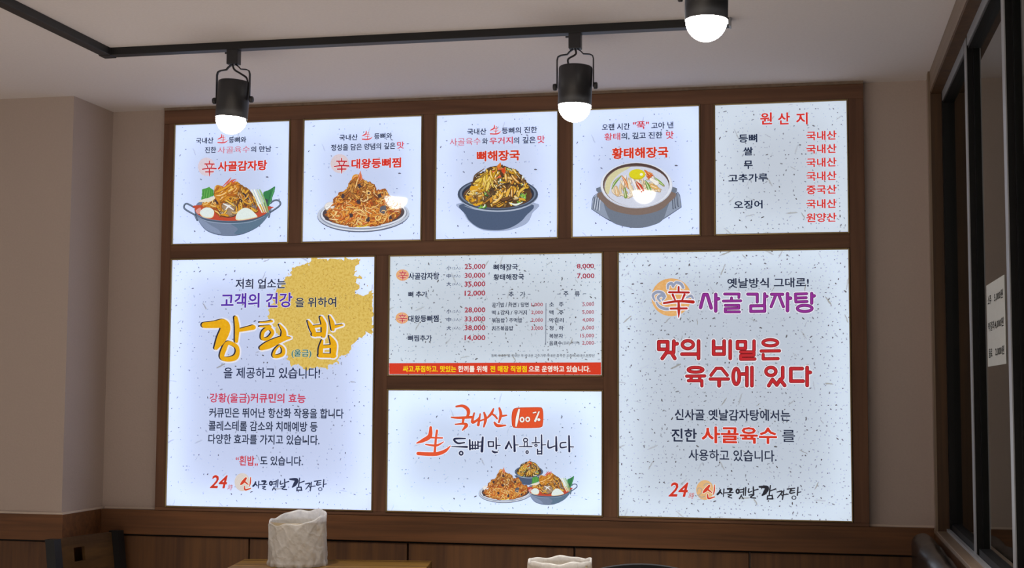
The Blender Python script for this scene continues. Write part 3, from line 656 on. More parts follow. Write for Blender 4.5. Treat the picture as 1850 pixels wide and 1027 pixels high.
# --- panel 8
OR = '#e2532c'
BK = [([(490, 62), (560, 55), (615, 90), (625, 140), (602, 190)], [14, 26, 34, 30, 14]), ([(435, 182), (520, 188), (660, 180)], [8, 22, 24]), ([(572, 190), (560, 255)], [24, 18]), ([(480, 260), (580, 255), (602, 275), (560, 325)], [10, 20, 34, 10]),
      ([(690, 135), (668, 235), (720, 215), (745, 185)], [12, 26, 20, 12]), ([(757, 145), (735, 268)], [10, 26]), ([(740, 225), (805, 205)], [12, 12]), ([(800, 130), (817, 200), (797, 288)], [14, 28, 12]),
      ([(905, 88), (880, 140), (835, 190)], [12, 24, 12]), ([(882, 140), (920, 165), (945, 198)], [12, 18, 12]), ([(970, 80), (986, 150), (965, 238)], [16, 28, 14]), ([(985, 170), (1050, 160)], [22, 10]), ([(915, 240), (950, 275), (1040, 272)], [16, 30, 10])]
P = Print(F2, 2)
for g_, c_ in ((20, '#f2f4ff'), (6, '#a83a22'), (0, OR)):
    for pts, wd in BK: P.rib(pts, wd, ink(c_, False), grow=g_)
P.done('brush_lettering', *BOX[8])
P = Print(F2, 2); rb = [(1108, 150), (1122, 100), (1160, 76), (1300, 70), (1420, 70), (1450, 88), (1460, 150), (1456, 250), (1432, 294), (1300, 304), (1160, 302), (1116, 285), (1106, 220)]
P.poly([(1285+(x-1285)*1.03, 188+(y-188)*1.05) for x, y in rb], ink('#f2f4ff', False), True); P.poly(rb, ink('#a83a22', False), True); P.poly([(1283+(x-1283)*.975, 187+(y-187)*.965) for x, y in rb], ink(OR, False), True)
W_ = ink('#f6f4ee', False); K_ = ink('#a83a22', False)
for m, g_ in ((K_, 9), (W_, 0)):
    P.rib([(1190, 95), (1170, 190), (1156, 280)], [18, 32, 16], m, grow=g_); P.ring(1223, 208, 20, 24, 15, m, g_); P.ring(1286, 205, 20, 22, 15, m, g_)
    P.rib([(1412, 120), (1370, 222)], [14, 24], m, grow=g_); P.rib([(1348, 132), (1376, 126)], [14, 14], m, grow=g_); P.ring(1410, 208, 9, 8, 16, m, g_)
P.done('percent_badge', *BOX[8])
P = Print(F2, 2); sheng(P, 50, 295, 1.0, OR); P.done('brush_character', *BOX[8])
DK = [([(592, 418), (470, 424), (505, 470), (582, 464)], [14, 24, 22, 16]), ([(440, 508), (610, 512)], [10, 24]), ([(640, 435), (643, 540)], [20, 22]), ([(671, 455), (672, 535)], [16, 16]), ([(702, 455), (703, 535)], [16, 16]), ([(732, 450), (733, 530)], [16, 16]), ([(640, 495), (735, 492)], [12, 12]), ([(640, 532), (735, 528)], [16, 16]),
      ([(786, 405), (776, 560)], [22, 32]), ([(740, 460), (780, 455)], [12, 12]), ([(740, 505), (780, 500)], [12, 12]), ([(848, 455), (852, 508)], [18, 16]), ([(850, 455), (905, 455)], [14, 14]), ([(904, 455), (905, 506)], [14, 16]), ([(852, 508), (905, 506)], [16, 16]), ([(935, 410), (936, 532)], [16, 20]), ([(936, 496), (980, 495)], [12, 12]), ([(892, 558), (915, 572), (950, 570)], [16, 24, 16]),
      ([(1078, 448), (1062, 490), (1042, 528)], [14, 22, 26]), ([(1076, 455), (1106, 522)], [14, 18]), ([(1135, 390), (1141, 558)], [20, 26]), ([(1140, 490), (1180, 490)], [14, 12]), ([(1250, 462), (1249, 502)], [12, 12]), ([(1281, 462), (1281, 502)], [12, 12]), ([(1195, 508), (1332, 508)], [12, 16]),
      ([(1335, 466), (1418, 464)], [14, 14]), ([(1376, 405), (1376, 462)], [16, 14]), ([(1440, 380), (1441, 532)], [16, 20]), ([(1440, 490), (1486, 488)], [12, 12]), ([(1395, 540), (1397, 592)], [16, 16]), ([(1442, 540), (1442, 592)], [16, 16]), ([(1395, 562), (1442, 560)], [12, 12]), ([(1395, 590), (1442, 588)], [16, 16]),
      ([(1515, 440), (1518, 520), (1588, 502)], [12, 20, 14]), ([(1603, 400), (1606, 552)], [18, 26]), ([(1712, 462), (1655, 470), (1656, 518), (1718, 512)], [14, 16, 18, 14]), ([(1746, 390), (1750, 562)], [20, 24]), ([(1750, 510), (1796, 512)], [14, 12])]
P = Print(F2, 3)
for g_, c_ in ((14, '#eef2ff'), (0, '#262c4a')):
    for pts, wd in DK: P.rib(pts, wd, ink(c_, False), grow=g_)
    for q in ((545, 582, 19, 19, 17), (1262, 436, 22, 20, 13), (1280, 570, 12, 14, 14), (1378, 494, 13, 11, 12)): P.ring(*q, ink(c_, False), g_)
P.done('brush_lettering', *BOX[8])
# --- panel 9
T(9, G2, 'slogan', '옛날방식 그대로!', 672, 1360, 100, 84, '#2a3046', bold=.02, gloss=False)
P = Print(G2, 1); P.ell(200, 222, 168, 160, ink('#dfa763', False, '#e3b67e'))
for g_, c_ in ((12, '#e2e2ea'), (0, '#949cb4')):
    for pts in ([(60, 250), (45, 205), (80, 178), (125, 185), (150, 215)], [(105, 255), (88, 225), (115, 205), (140, 222), (125, 245)], [(75, 265), (100, 300), (150, 320), (200, 318)], [(170, 150), (175, 115), (205, 105), (215, 130)], [(225, 120), (240, 98), (280, 108), (300, 140)], [(330, 225), (365, 210), (385, 232)]): P.rib(pts, [14, 22, 24, 22, 14][:len(pts)] if len(pts) > 3 else [14, 22, 14], ink(c_, False), grow=g_)
P.done('sun_emblem', *BOX[9])
P = Print(G2, 4)
for g_, c_ in ((16, '#f2f0fa'), (0, '#b3261f')):
    m = ink(c_, False)
    P.line([(262, 135), (262, 180)], 17, m, g_); P.line([(182, 180), (348, 182)], 18, m, g_); P.rib([(212, 200), (232, 245)], [20, 14], m, grow=g_); P.rib([(312, 200), (292, 245)], [20, 14], m, grow=g_)
    P.rib([(137, 272), (230, 258), (300, 256), (385, 262)], [18, 20, 22, 28], m, grow=g_); P.line([(195, 318), (330, 316)], 18, m, g_); P.rib([(262, 262), (264, 330), (263, 392)], [18, 24, 8], m, grow=g_)
P.done('emblem_character', *BOX[9])
def block(name, lines, rings, outl, fill, hal):
    P = Print(G2, 4)
    for g_, c_ in ((18, hal), (5, outl), (-4, fill)):
        m = ink(c_, False)
        for wd, pts, cl in lines: P.line(pts, wd, m, g_, cl)
        for q in rings: P.ring(*q, m, g_)
    P.done(name, *BOX[9])
V = []
def L_(wd, *segs, cl=False): V.extend((wd, list(s), cl) for s in segs)
L_(26, [(447, 308), (475, 200), (503, 200), (537, 312)], [(575, 198), (575, 338)], [(575, 238), (600, 235)])
L_(20, [(650, 195), (772, 195), (770, 225)], [(640, 254), (786, 252)], [(708, 228), (708, 250)], [(655, 290), (770, 290), (770, 315), (655, 318), (655, 345), (775, 345)])
L_(22, [(845, 196), (925, 196), (925, 262)], [(988, 192), (986, 285)], [(988, 218), (1008, 214)], [(870, 295), (988, 293), (988, 340), (870, 342), (870, 295)])
L_(22, [(1045, 197), (1140, 197)], [(1082, 200), (1042, 302)], [(1106, 200), (1146, 302)]); L_(26, [(1180, 192), (1180, 335)], [(1180, 232), (1206, 230)])
L_(20, [(1342, 192), (1246, 195), (1250, 262), (1345, 258)], [(1250, 229), (1338, 226)]); L_(24, [(1384, 190), (1384, 272)], [(1384, 216), (1406, 210)])
block('title_lettering', V, [(1325, 316, 62, 26, 22)], '#5c1a5a', '#8f3190', '#efeaf6')
V = []
L_(28, [(95, 598), (170, 598), (170, 662), (95, 662), (95, 598)], [(222, 592), (220, 688)], [(222, 618), (250, 614)], [(124, 738), (160, 688), (200, 688), (230, 738)], [(290, 702), (415, 702)], [(430, 592), (430, 738)])
L_(28, [(557, 592), (557, 702), (646, 702), (646, 592)], [(557, 650), (646, 650)], [(697, 592), (697, 738)])
L_(26, [(758, 597), (826, 597), (826, 654), (758, 654), (758, 597)], [(898, 592), (898, 668)], [(786, 684), (896, 684), (896, 712), (786, 714), (786, 744), (904, 743)])
L_(24, [(958, 676), (1112, 674)], [(975, 706), (975, 742), (1100, 740)])
L_(24, [(330, 888), (482, 886)], [(372, 890), (366, 912)], [(440, 890), (440, 912)], [(345, 926), (458, 926), (458, 970)], [(535, 880), (580, 822), (625, 822), (672, 880)], [(528, 912), (682, 912)]); L_(30, [(604, 915), (604, 968)])
L_(28, [(795, 870), (835, 870)], [(838, 815), (838, 968)], [(880, 815), (880, 968)], [(1140, 815), (1140, 900), (1122, 918)], [(1022, 968), (1054, 916), (1090, 962), (1118, 916), (1156, 966)], [(1304, 824), (1208, 824), (1208, 930), (1312, 930)], [(1346, 815), (1346, 966)], [(1346, 856), (1372, 856)])
block('title_lettering', V, [(340, 622, 46, 33, 26), (1035, 606, 62, 26, 24), (405, 834, 62, 20, 24), (748, 890, 26, 66, 28), (1040, 848, 42, 34, 26)], '#701218', '#bb2a30', '#efeaf0')
T(9, G, 'notice_line', '신사골 옛날감자탕에서는', 240, 660, 625, 41, '#2a3046', bold=.02, gloss=False); T(9, G, 'notice_line', '진한', 228, 320, 698, 48, '#2a3046', bold=.02, gloss=False)
T(9, G, 'notice_line', '사골육수', 337, 612, 698, 62, '#cf3a28', bold=.03, halo=.03, gloss=False); T(9, G, 'notice_line', '를', 630, 677, 701, 44, '#2a3046', bold=.012, gloss=False); T(9, G, 'notice_line', '사용하고 있습니다.', 290, 610, 772, 42, '#2a3046', bold=.015, gloss=False)
logo(9, G3, '#dfb27c', '#26262e', True)
# ------------------------------------------------------------------ printed dishes
def pot_picture(k, R, n=1.0, left=True):
    P = Print(R, 1); i = ink
    P.poly([(262, 560), (300, 700), (380, 830), (480, 905), (640, 950), (850, 955), (1000, 925), (1180, 840), (1290, 740), (1360, 640), (1388, 520), (1100, 470), (500, 470), (330, 455)], i('#71809a'), True)
    P.poly([(800, 760), (1150, 700), (1370, 570), (1350, 650), (1285, 740), (1180, 835), (1000, 918), (850, 925), (900, 850)], i('#5a748c'), True)
    P.poly([(300, 690), (420, 745), (500, 800), (620, 870), (640, 930), (480, 885), (385, 815)], i('#8493b0'), True)
    P.rib([(470, 895), (640, 945), (850, 950), (1010, 915), (1180, 835)], [3, 7, 8, 7, 3], i('#4b5a70'))
    P.rib([(263, 560), (290, 650), (400, 705), (560, 738), (822, 752), (1100, 722), (1300, 640), (1386, 520)], [10, 16, 18, 20, 22, 22, 18, 10], i('#47596e'))
    P.rib([(290, 655), (400, 722), (560, 760), (822, 775), (1100, 745), (1300, 665)], [3, 6, 7, 7, 6, 3], i('#9fb0c8'))
    b = P.done('pot_picture', *BOX[k])
    def sub(nm, f, lay):
        Q = Print(R, lay); f(Q); Q.done(nm, b, BOX[k][1])
    def handles(Q):
        hs = [[(1390, 470), (1440, 432), (1505, 432), (1535, 475), (1505, 525), (1385, 605)], [(1380, 600), (1362, 680)]]
        if left: hs += [[(258, 535), (150, 480), (108, 505), (120, 560), (255, 640)], [(262, 640), (300, 725)]]
        for q_, h in enumerate(hs):
            if q_//2 == side: Q.rib(h, 26, i('#3d4b5c')); Q.rib(h, 9, i('#7d8ea2'), off=(-3, -4))
    for side in ((0, 1) if left else (0,)): sub('handle_picture', handles, 2)
    def leaves(Q):
        for pts, c in (([(362, 425), (372, 270), (410, 262), (480, 232), (545, 290), (558, 350), (480, 390), (400, 418)], '#4f9a45'), ([(1280, 310), (1400, 255), (1462, 222), (1440, 330), (1390, 480), (1335, 560), (1300, 480)], '#2f7d4a')):
            if (c == '#4f9a45') == (side == 0): Q.poly(wob(pts, 4, 3, 20), i(c))
        if side == 1:
            Q.rib([(1390, 300), (1340, 520)], [6, 4], i('#1f4f3a')); Q.rib([(1440, 250), (1370, 500)], [10, 4], i('#63b070')); Q.poly([(1290, 400), (1350, 420), (1330, 560), (1290, 520)], i('#3a3a52')); return
        for x in (385, 420, 455, 490, 520): Q.rib([(x, 400), (x+14, 270)], [5, 3], i('#2f6e2f'))
        for x in (395, 435, 472): Q.rib([(x, 390), (x+16, 280)], [6, 3], i('#7fc060'))
    for side in (0, 1): sub('leaf_picture', leaves, 2)
    def broth(Q):
        Q.poly([(270, 560), (330, 500), (1350, 520), (1382, 560), (1290, 645), (1100, 712), (822, 735), (560, 720), (400, 685), (300, 630)], i('#bf4a30'), True)
        Q.poly([(280, 580), (350, 540), (350, 620), (310, 630)], i('#d99a92'), True)
    sub('broth_picture', broth, 3)
    def meat(Q):
        o = [(345, 520), (390, 430), (545, 380), (560, 230), (600, 195), (700, 240), (800, 150), (900, 150), (950, 195), (1080, 270), (1180, 420), (1215, 600), (1100, 650), (640, 690), (520, 560)]
        Q.poly(wob(o, 5, 8, 22), i('#8a5a2a'))
        strands(Q, o, int(120*n), ['#d9962a', '#e0a63a', '#c47a22', '#b5651f', '#e8b850', '#6b4630'], '#4a2c1c', 170, 20, .25, 11, None)
        up = [(560, 230), (600, 200), (700, 245), (800, 160), (900, 155), (930, 200), (900, 330), (700, 440), (600, 450), (560, 350)]
        Q.poly(wob(up, 4, 4, 20), i('#d08a2a'))
        strands(Q, up, int(60*n), ['#dd9c30', '#e6b048', '#cf8424', '#d9922c', '#b5651f'], '#9a5a22', 240, 26, .08, 21, -.65)
        Q.poly(wob([(545, 440), (590, 420), (615, 480), (570, 500), (530, 490)], 4, 2, 12), i('#3f3038'))
        strands(Q, [(920, 300), (1080, 290), (1180, 420), (1210, 590), (1000, 480), (880, 470)], int(40*n), ['#e0a63a', '#3a2c34', '#8a7a78', '#c47a22'], '#33222a', 190, 18, .2, 31, 1.1)
        for pts in ([(330, 450), (400, 430), (560, 385)], [(390, 450), (480, 440), (560, 400)]): Q.rib(pts, [14, 34, 20], i('#e3dccb'))
        strands(Q, [(300, 530), (400, 450), (560, 440), (620, 560), (560, 540), (430, 530)], int(26*n), ['#e0a63a', '#d08a2a', '#e8c070'], '#a8662a', 120, 20, .15, 41, .2)
    sub('meat_picture', meat, 3)
    def greens(Q):
        for x, c in ((1110, '#e9eee0'), (1150, '#f2f4ea'), (1190, '#c9d8b0'), (1230, '#8fb878')): Q.rib([(x, 275), (x+70, 430), (x+125+(1230-x)*.25, 610)], [18, 30, 14], i(c)); Q.rib([(x+14, 275), (x+84, 430), (x+132+(1230-x)*.25, 600)], [2, 5, 3], i('#7d9a6a'))
        Q.rib([(1235, 500), (1290, 610)], [24, 10], i('#dba83a'))
    sub('scallion_picture', greens, 4)
    def chili(Q):
        for pts, wd in (([(670, 235), (760, 150), (808, 88)], [6, 22, 4]), ([(740, 195), (820, 140), (888, 116)], [10, 28, 4]), ([(770, 200), (840, 165), (880, 135)], [8, 18, 4])): Q.rib(pts, wd, i('#c8402a')); Q.rib(pts, [max(1, q*.3) for q in wd], i('#e8745a'))
    sub('chili_picture', chili, 5)
    def mush(Q):
        Q.ell(765, 575, 150, 112, i('#3c2c2a')); Q.ell(768, 570, 142, 104, i('#a3896e', True, '#8a7058'))
        strands(Q, [(640, 560), (760, 640), (890, 560), (860, 650), (770, 680), (670, 640)], 26, ['#c9b294', '#8f7558'], '#7a624a', 60, 14, .3, 5)
        for pts in ([(690, 480), (760, 515), (840, 570)], [(835, 485), (770, 515), (725, 570)]): Q.rib(pts, [14, 26, 12], i('#e9e7e6'))
    sub('mushroom_picture', mush, 4)
    def eggs(Q):
        cx = sum(p[0] for p in epts)/len(epts); cy = sum(p[1] for p in epts)/len(epts)
        Q.poly(epts, i('#e2d9b2'), True); Q.poly([(cx+(x-cx)*.95, cy-7+(y-cy)*.88) for x, y in epts], i('#dfeae6'), True)
    for epts in ([(340, 620), (380, 560), (455, 533), (530, 562), (556, 615), (520, 690), (400, 685)], [(878, 660), (918, 592), (1000, 542), (1090, 562), (1195, 665), (1150, 692), (1000, 722), (885, 722)]): sub('egg_picture', eggs, 5)
def plate_picture(k, R, n=1.0):
    P = Print(R, 1); i = ink
    P.ell(762, 700, 660, 248, i('#5c6478'), -.03); P.ell(762, 690, 658, 240, i('#bfc8da'), -.03); P.ell(765, 688, 625, 218, i('#8b94a8'), -.03); P.ell(765, 680, 612, 208, i('#d9deea'), -.03); P.ell(765, 672, 585, 192, i('#4a4048'), -.03)
    P.rib([(250, 850), (480, 905), (700, 925), (950, 905), (1200, 830), (1380, 720)], [3, 9, 12, 11, 8, 3], i('#e9edf6'))
    P.rib([(300, 885), (500, 930), (700, 945), (950, 925), (1150, 868)], [2, 5, 7, 6, 2], i('#6a7288'))
    b = P.done('plate_picture', *BOX[k])
    Q = Print(R, 2)
    o = [(215, 690), (270, 620), (345, 480), (430, 370), (530, 340), (545, 265), (600, 240), (640, 150), (700, 135), (770, 200), (840, 225), (920, 265), (960, 340), (1090, 325), (1110, 390), (1150, 440), (1165, 490), (1290, 515), (1300, 700), (1150, 800), (950, 862), (640, 872), (460, 850), (300, 790)]
    Q.poly(wob(o, 7, 9, 24), i('#9a5a28'))
    strands(Q, o, int(330*n), ['#dc8a34', '#e59a3e', '#cf7628', '#bf642a', '#e8ac50', '#d6782e', '#aa4c24'], '#6a341c', 150, 19, .45, 51, None, .14)
    lo = [(230, 700), (400, 560), (700, 560), (1000, 600), (1250, 600), (1150, 790), (950, 855), (640, 868), (330, 800)]
    strands(Q, lo, int(150*n), ['#e59a40', '#eeb458', '#de8a34', '#f0c878', '#d4702c'], '#8a421c', 190, 17, .38, 61, None, .2)
    hi = [(540, 270), (640, 150), (770, 210), (920, 270), (960, 400), (1100, 340), (1140, 460), (980, 520), (600, 470), (400, 480)]
    strands(Q, hi, int(90*n), ['#c98a3e', '#b87430', '#dba050', '#a8662e'], '#5f341c', 110, 24, .5, 71, None, .15)
    for x, y in ((715, 290), (830, 385), (590, 710), (830, 770), (1050, 600), (1150, 740), (700, 520), (470, 440), (1000, 430), (250, 750)): Q.poly(wob([(x-30, y-20), (x+20, y-34), (x+32, y+18), (x-14, y+30)], 6, x, 12), i('#40333a'))
    Q.poly([(1010, 590), (1090, 560), (1100, 640), (1060, 690), (1000, 660)], i('#5a5c68'))
    strands(Q, o, int(22*n), ['#efc888', '#f2d49c', '#eec27a'], '#8a4a22', 190, 12, .55, 81, None, 0)
    Q.done('noodle_picture', b, BOX[k][1])
    Q = Print(R, 4)
    for pts, wd, c in (([(600, 250), (640, 160), (700, 140)], [20, 60, 30], '#d9962e'), ([(680, 330), (700, 200), (725, 75)], [16, 50, 6], '#c05026'), ([(725, 90), (738, 180), (745, 275)], [6, 26, 14], '#d8643a'), ([(745, 230), (775, 185)], [14, 5], '#b83c22')): Q.rib(pts, wd, i(c)); Q.rib(pts, [max(1, w_*.22) for w_ in wd], i('#f0b890'), off=(-4, 0))
    Q.done('chili_picture', b, BOX[k][1])
    Q = Print(R, 4); Q.ell(285, 580, 80, 62, i('#a89a90'), -.3); Q.ell(282, 574, 72, 54, i('#e3dfdc'), -.3)
    for pts in ([(235, 560), (320, 600)], [(320, 545), (240, 615)]): Q.rib(pts, [10, 16], i('#f6f6f6')); Q.rib(pts, [4, 4], i('#9a8a80'), off=(12, 12))
    Q.done('mushroom_picture', b, BOX[k][1])
    Q = Print(R, 4); Q.poly([(630, 840), (700, 822), (850, 828), (855, 852), (760, 872), (640, 870)], i('#e3bd2a'), True); Q.rib([(650, 842), (840, 838)], [5, 9], i('#f4e06a')); Q.done('radish_picture', b, BOX[k][1])
def bowl_picture(k, R, n=1.0):
    P = Print(R, 1); i = lambda c, *a: ink(c, False, *a)
    P.poly([(130, 600), (160, 720), (240, 850), (400, 955), (600, 978), (800, 955), (1000, 875), (1075, 740), (1105, 600)], i('#a3b0ce'), True)
    P.poly([(160, 610), (195, 760), (265, 860), (400, 942), (580, 962), (740, 945), (880, 880), (985, 780), (1050, 610)], i('#4c5c78'), True)
    P.ell(620, 492, 536, 226, i('#a9b5cb')); P.ell(620, 484, 532, 218, i('#414c60')); P.ell(620, 480, 505, 200, i('#6d7a90')); P.ell(622, 482, 478, 190, i('#2b3040')); P.ell(618, 500, 455, 165, i('#6a4a34'))
    P.rib([(170, 640), (350, 690), (620, 712), (880, 690), (1080, 620)], [3, 10, 14, 10, 3], i('#aeb9cd'))
    b = P.done('bowl_picture', *BOX[k])
    Q = Print(R, 2)
    o = [(170, 510), (260, 400), (290, 270), (400, 200), (500, 130), (650, 100), (850, 155), (940, 230), (1010, 330), (1050, 430), (1040, 550), (900, 630), (650, 662), (420, 645), (250, 590)]
    Q.poly(wob(o, 8, 14, 20), i('#5a4028'))
    strands(Q, o, int(170*n), ['#d9a62e', '#cf962a', '#7a5a35', '#a8762e', '#e3bc50', '#54402c', '#8a6a3a'], '#33251c', 170, 24, .25, 91)
    strands(Q, [(300, 330), (450, 180), (560, 130), (560, 400), (480, 440), (340, 440)], int(40*n), ['#dfb83a', '#e9cb62', '#d4a62a'], '#8a6420', 180, 26, .12, 95, 1.75)
    strands(Q, [(480, 560), (700, 400), (860, 400), (880, 520), (700, 640), (560, 650)], int(46*n), ['#dca030', '#c98624', '#e6b248', '#6a4626'], '#3f2a18', 230, 34, .1, 97, -.95)
    strands(Q, [(650, 190), (860, 180), (930, 300), (900, 400), (700, 320)], int(30*n), ['#c98a2c', '#b5762a', '#dca648', '#5a3c28'], '#3a281c', 170, 26, .12, 99, 1.2)
    for x, y in ((250, 540), (310, 420), (340, 600)): Q.poly(wob([(x-60, y-35), (x+40, y-50), (x+80, y+10), (x+10, y+50), (x-55, y+20)], 5, y, 14), i('#dda428'))
    strands(Q, [(190, 560), (240, 430), (400, 400), (430, 560), (330, 640)], int(26*n), ['#e3b448', '#cf8f24', '#7a5a35', '#e9c86a'], '#7a5420', 110, 18, .25, 93)
    for pts, wd in (([(440, 150), (330, 230), (300, 280)], [10, 22, 8]), ([(480, 190), (400, 250), (340, 290)], [6, 16, 8]), ([(560, 470), (460, 560), (370, 580)], [12, 26, 8])): Q.rib(pts, wd, i('#4a3626')); Q.rib(pts, [4, 6, 3], i('#8a7050'))
    Q.done('greens_picture', b, BOX[k][1])
    Q = Print(R, 3); Rr = random.Random(6)
    for _ in range(int(46*n)):
        c = Rr.choice([(960, 500), (960, 470), (420, 490), (480, 450), (900, 590), (290, 600), (430, 630), (660, 330), (980, 320), (740, 140)]); x, y = c[0]+Rr.gauss(0, 35), c[1]+Rr.gauss(0, 22); a = Rr.uniform(0, 3)
        if not inside((x, y), o): continue
        Q.rib([(x, y), (x+34*math.cos(a), y+34*math.sin(a)), (x+60*math.cos(a+.5), y+60*math.sin(a+.5))], [8, 16, 8], i(Rr.choice(['#7fb83f', '#5f9a3a', '#b8d68a', '#e6efe0', '#3a6a34'])))
    Q.rib([(655, 270), (655, 400)], [14, 22], i('#e6eae0')); Q.rib([(950, 250), (965, 350)], [20, 34], i('#e3ece4')); Q.rib([(770, 600), (860, 625), (950, 590)], [8, 26, 8], i('#e6efe0'))
    Q.done('scallion_picture', b, BOX[k][1])
    Q = Print(R, 4); rot = -.48; c_, s_ = math.cos(rot), math.sin(rot)
    rg = [(575 + 150*math.cos(a)*c_ - 52*math.sin(a)*s_, 235 + 150*math.cos(a)*s_ + 52*math.sin(a)*c_) for a in [2*math.pi*q/14 for q in range(14)]]
    Q.rib(rg, [24+8*math.sin(q) for q in range(14)], i('#d4562a'), True); Q.rib(rg, 6, i('#f09060'), True, off=(-4, -6)); Q.rib([(600, 150), (640, 110), (655, 70)], [16, 44, 10], i('#e07a2a')); Q.rib([(690, 180), (715, 130)], [44, 10], i('#cf4a24'))
    for x, y in ((560, 250), (590, 245), (620, 200)): Q.ell(x, y, 9, 22, i('#f0dcb0'))
    Q.done('chili_picture', b, BOX[k][1])
def soup_picture(k, R):
    i = ink
    P = Print(R, 1)
    P.poly([(105, 705), (128, 545), (235, 468), (1215, 448), (1308, 500), (1338, 680), (1045, 868), (800, 962), (650, 965), (370, 870)], i('#8e9aaf'))
    for pts in ([(128, 700), (152, 545)], [(160, 712), (186, 520)], [(192, 728), (216, 498)]): P.rib(pts, 10, i('#4d586c')); P.rib(pts, 7, i('#dfe5f2'), off=(16, 0))
    for pts in ([(1215, 470), (1228, 700)], [(1245, 478), (1262, 690)], [(1278, 490), (1298, 668)]): P.rib(pts, 22, i('#3f4a5e')); P.rib(pts, 6, i('#aab4c6'), off=(4, 0))
    P.rib([(105, 708), (370, 872), (650, 966)], [8, 12, 8], i('#4a5568')); P.rib([(800, 962), (1045, 868), (1338, 682)], [8, 12, 8], i('#5a6578')); P.rib([(105, 705), (128, 545), (235, 470)], 8, i('#4a5568')); P.rib([(1338, 682), (1308, 500), (1225, 455)], 8, i('#4a5568'))
    P.done('trivet_picture', *BOX[k])
    P = Print(R, 2)
    P.poly([(228, 400), (262, 560), (290, 700), (380, 880), (560, 950), (740, 968), (900, 945), (1070, 870), (1145, 700), (1190, 560), (1218, 400)], i('#6c7788'), True)
    P.poly([(240, 470), (285, 640), (420, 735), (720, 790), (1000, 740), (1150, 640), (1210, 470)], i('#7c6a62'), True)
    P.ell(722, 382, 496, 316, i('#c3c8d8')); P.ell(722, 374, 490, 306, i('#dfe3ee')); P.ell(718, 372, 458, 296, i('#54423f')); P.ell(718, 392, 450, 282, i('#7a675f')); P.ell(726, 398, 442, 276, i('#cfd4e4'))
    P.poly([(290, 400), (330, 270), (470, 160), (640, 130), (480, 230), (380, 350), (340, 500), (300, 470)], i('#d3cda2'), True)
    b = P.done('pot_picture', *BOX[k])
    Q = Print(R, 3)
    o = [(365, 440), (430, 330), (520, 235), (640, 185), (860, 165), (980, 250), (1110, 380), (1090, 440), (960, 515), (760, 540), (560, 560), (430, 500)]
    strands(Q, o, 60, ['#e3c9a0', '#efe6da', '#e9d9be', '#d9b888'], '#a89078', 150, 26, .15, 111, 1.2)
    strands(Q, [(830, 170), (960, 230), (900, 300), (850, 280)], 22, ['#e07a3a', '#d4562e', '#e89a5a'], '#b05028', 140, 18, .08, 113, .35)
    for pts, wd, c in (([(510, 255), (430, 340), (385, 430)], [10, 34, 8], '#6f9c3e'), ([(975, 280), (1040, 340), (1100, 385)], [10, 36, 10], '#7aa83e'), ([(845, 320), (890, 410), (920, 500)], [12, 54, 14], '#6f9c3e'), ([(560, 430), (575, 540)], [30, 44], '#7f9c4a'),
                       ([(520, 250), (570, 330), (610, 430)], [10, 34, 8], '#e0823a'), ([(610, 310), (640, 420), (700, 520)], [20, 44, 20], '#e9d3ae'), ([(720, 340), (760, 390), (810, 470)], [16, 60, 50], '#c8452e'), ([(650, 260), (690, 350), (730, 460)], [14, 34, 10], '#ece8ee'), ([(440, 410), (460, 500)], [40, 60], '#dcb88a'), ([(930, 390), (1000, 420)], [50, 46], '#dfae62'), ([(920, 300), (1000, 350)], [40, 60], '#efece8')):
        Q.rib(pts, wd, i('#8a7a60'), grow=6); Q.rib(pts, wd, i(c)); Q.rib(pts, [max(1, w_*.18) for w_ in wd], i('#f4ecd8'), off=(-5, -3))
    Q.done('topping_picture', b, BOX[k][1])
    Q = Print(R, 5); Q.ell(732, 232, 112, 72, i('#c9b81c')); Q.ell(730, 226, 106, 64, i('#dcd226')); Q.ell(790, 232, 22, 18, i('#f6f4d8')); Q.done('yolk_picture', b, BOX[k][1])
pot_picture(1, P1); plate_picture(2, P2); bowl_picture(3, P3); soup_picture(4, P4)
bowl_picture(8, P5.sub(693, 65, .444, .46, 85, 65), .7)
plate_picture(8, P5.sub(90, 180, .685, .684, 105, 70), .8)
pot_picture(8, P5.sub(915, 670, .6456, .66, 262, 740), .8, False)
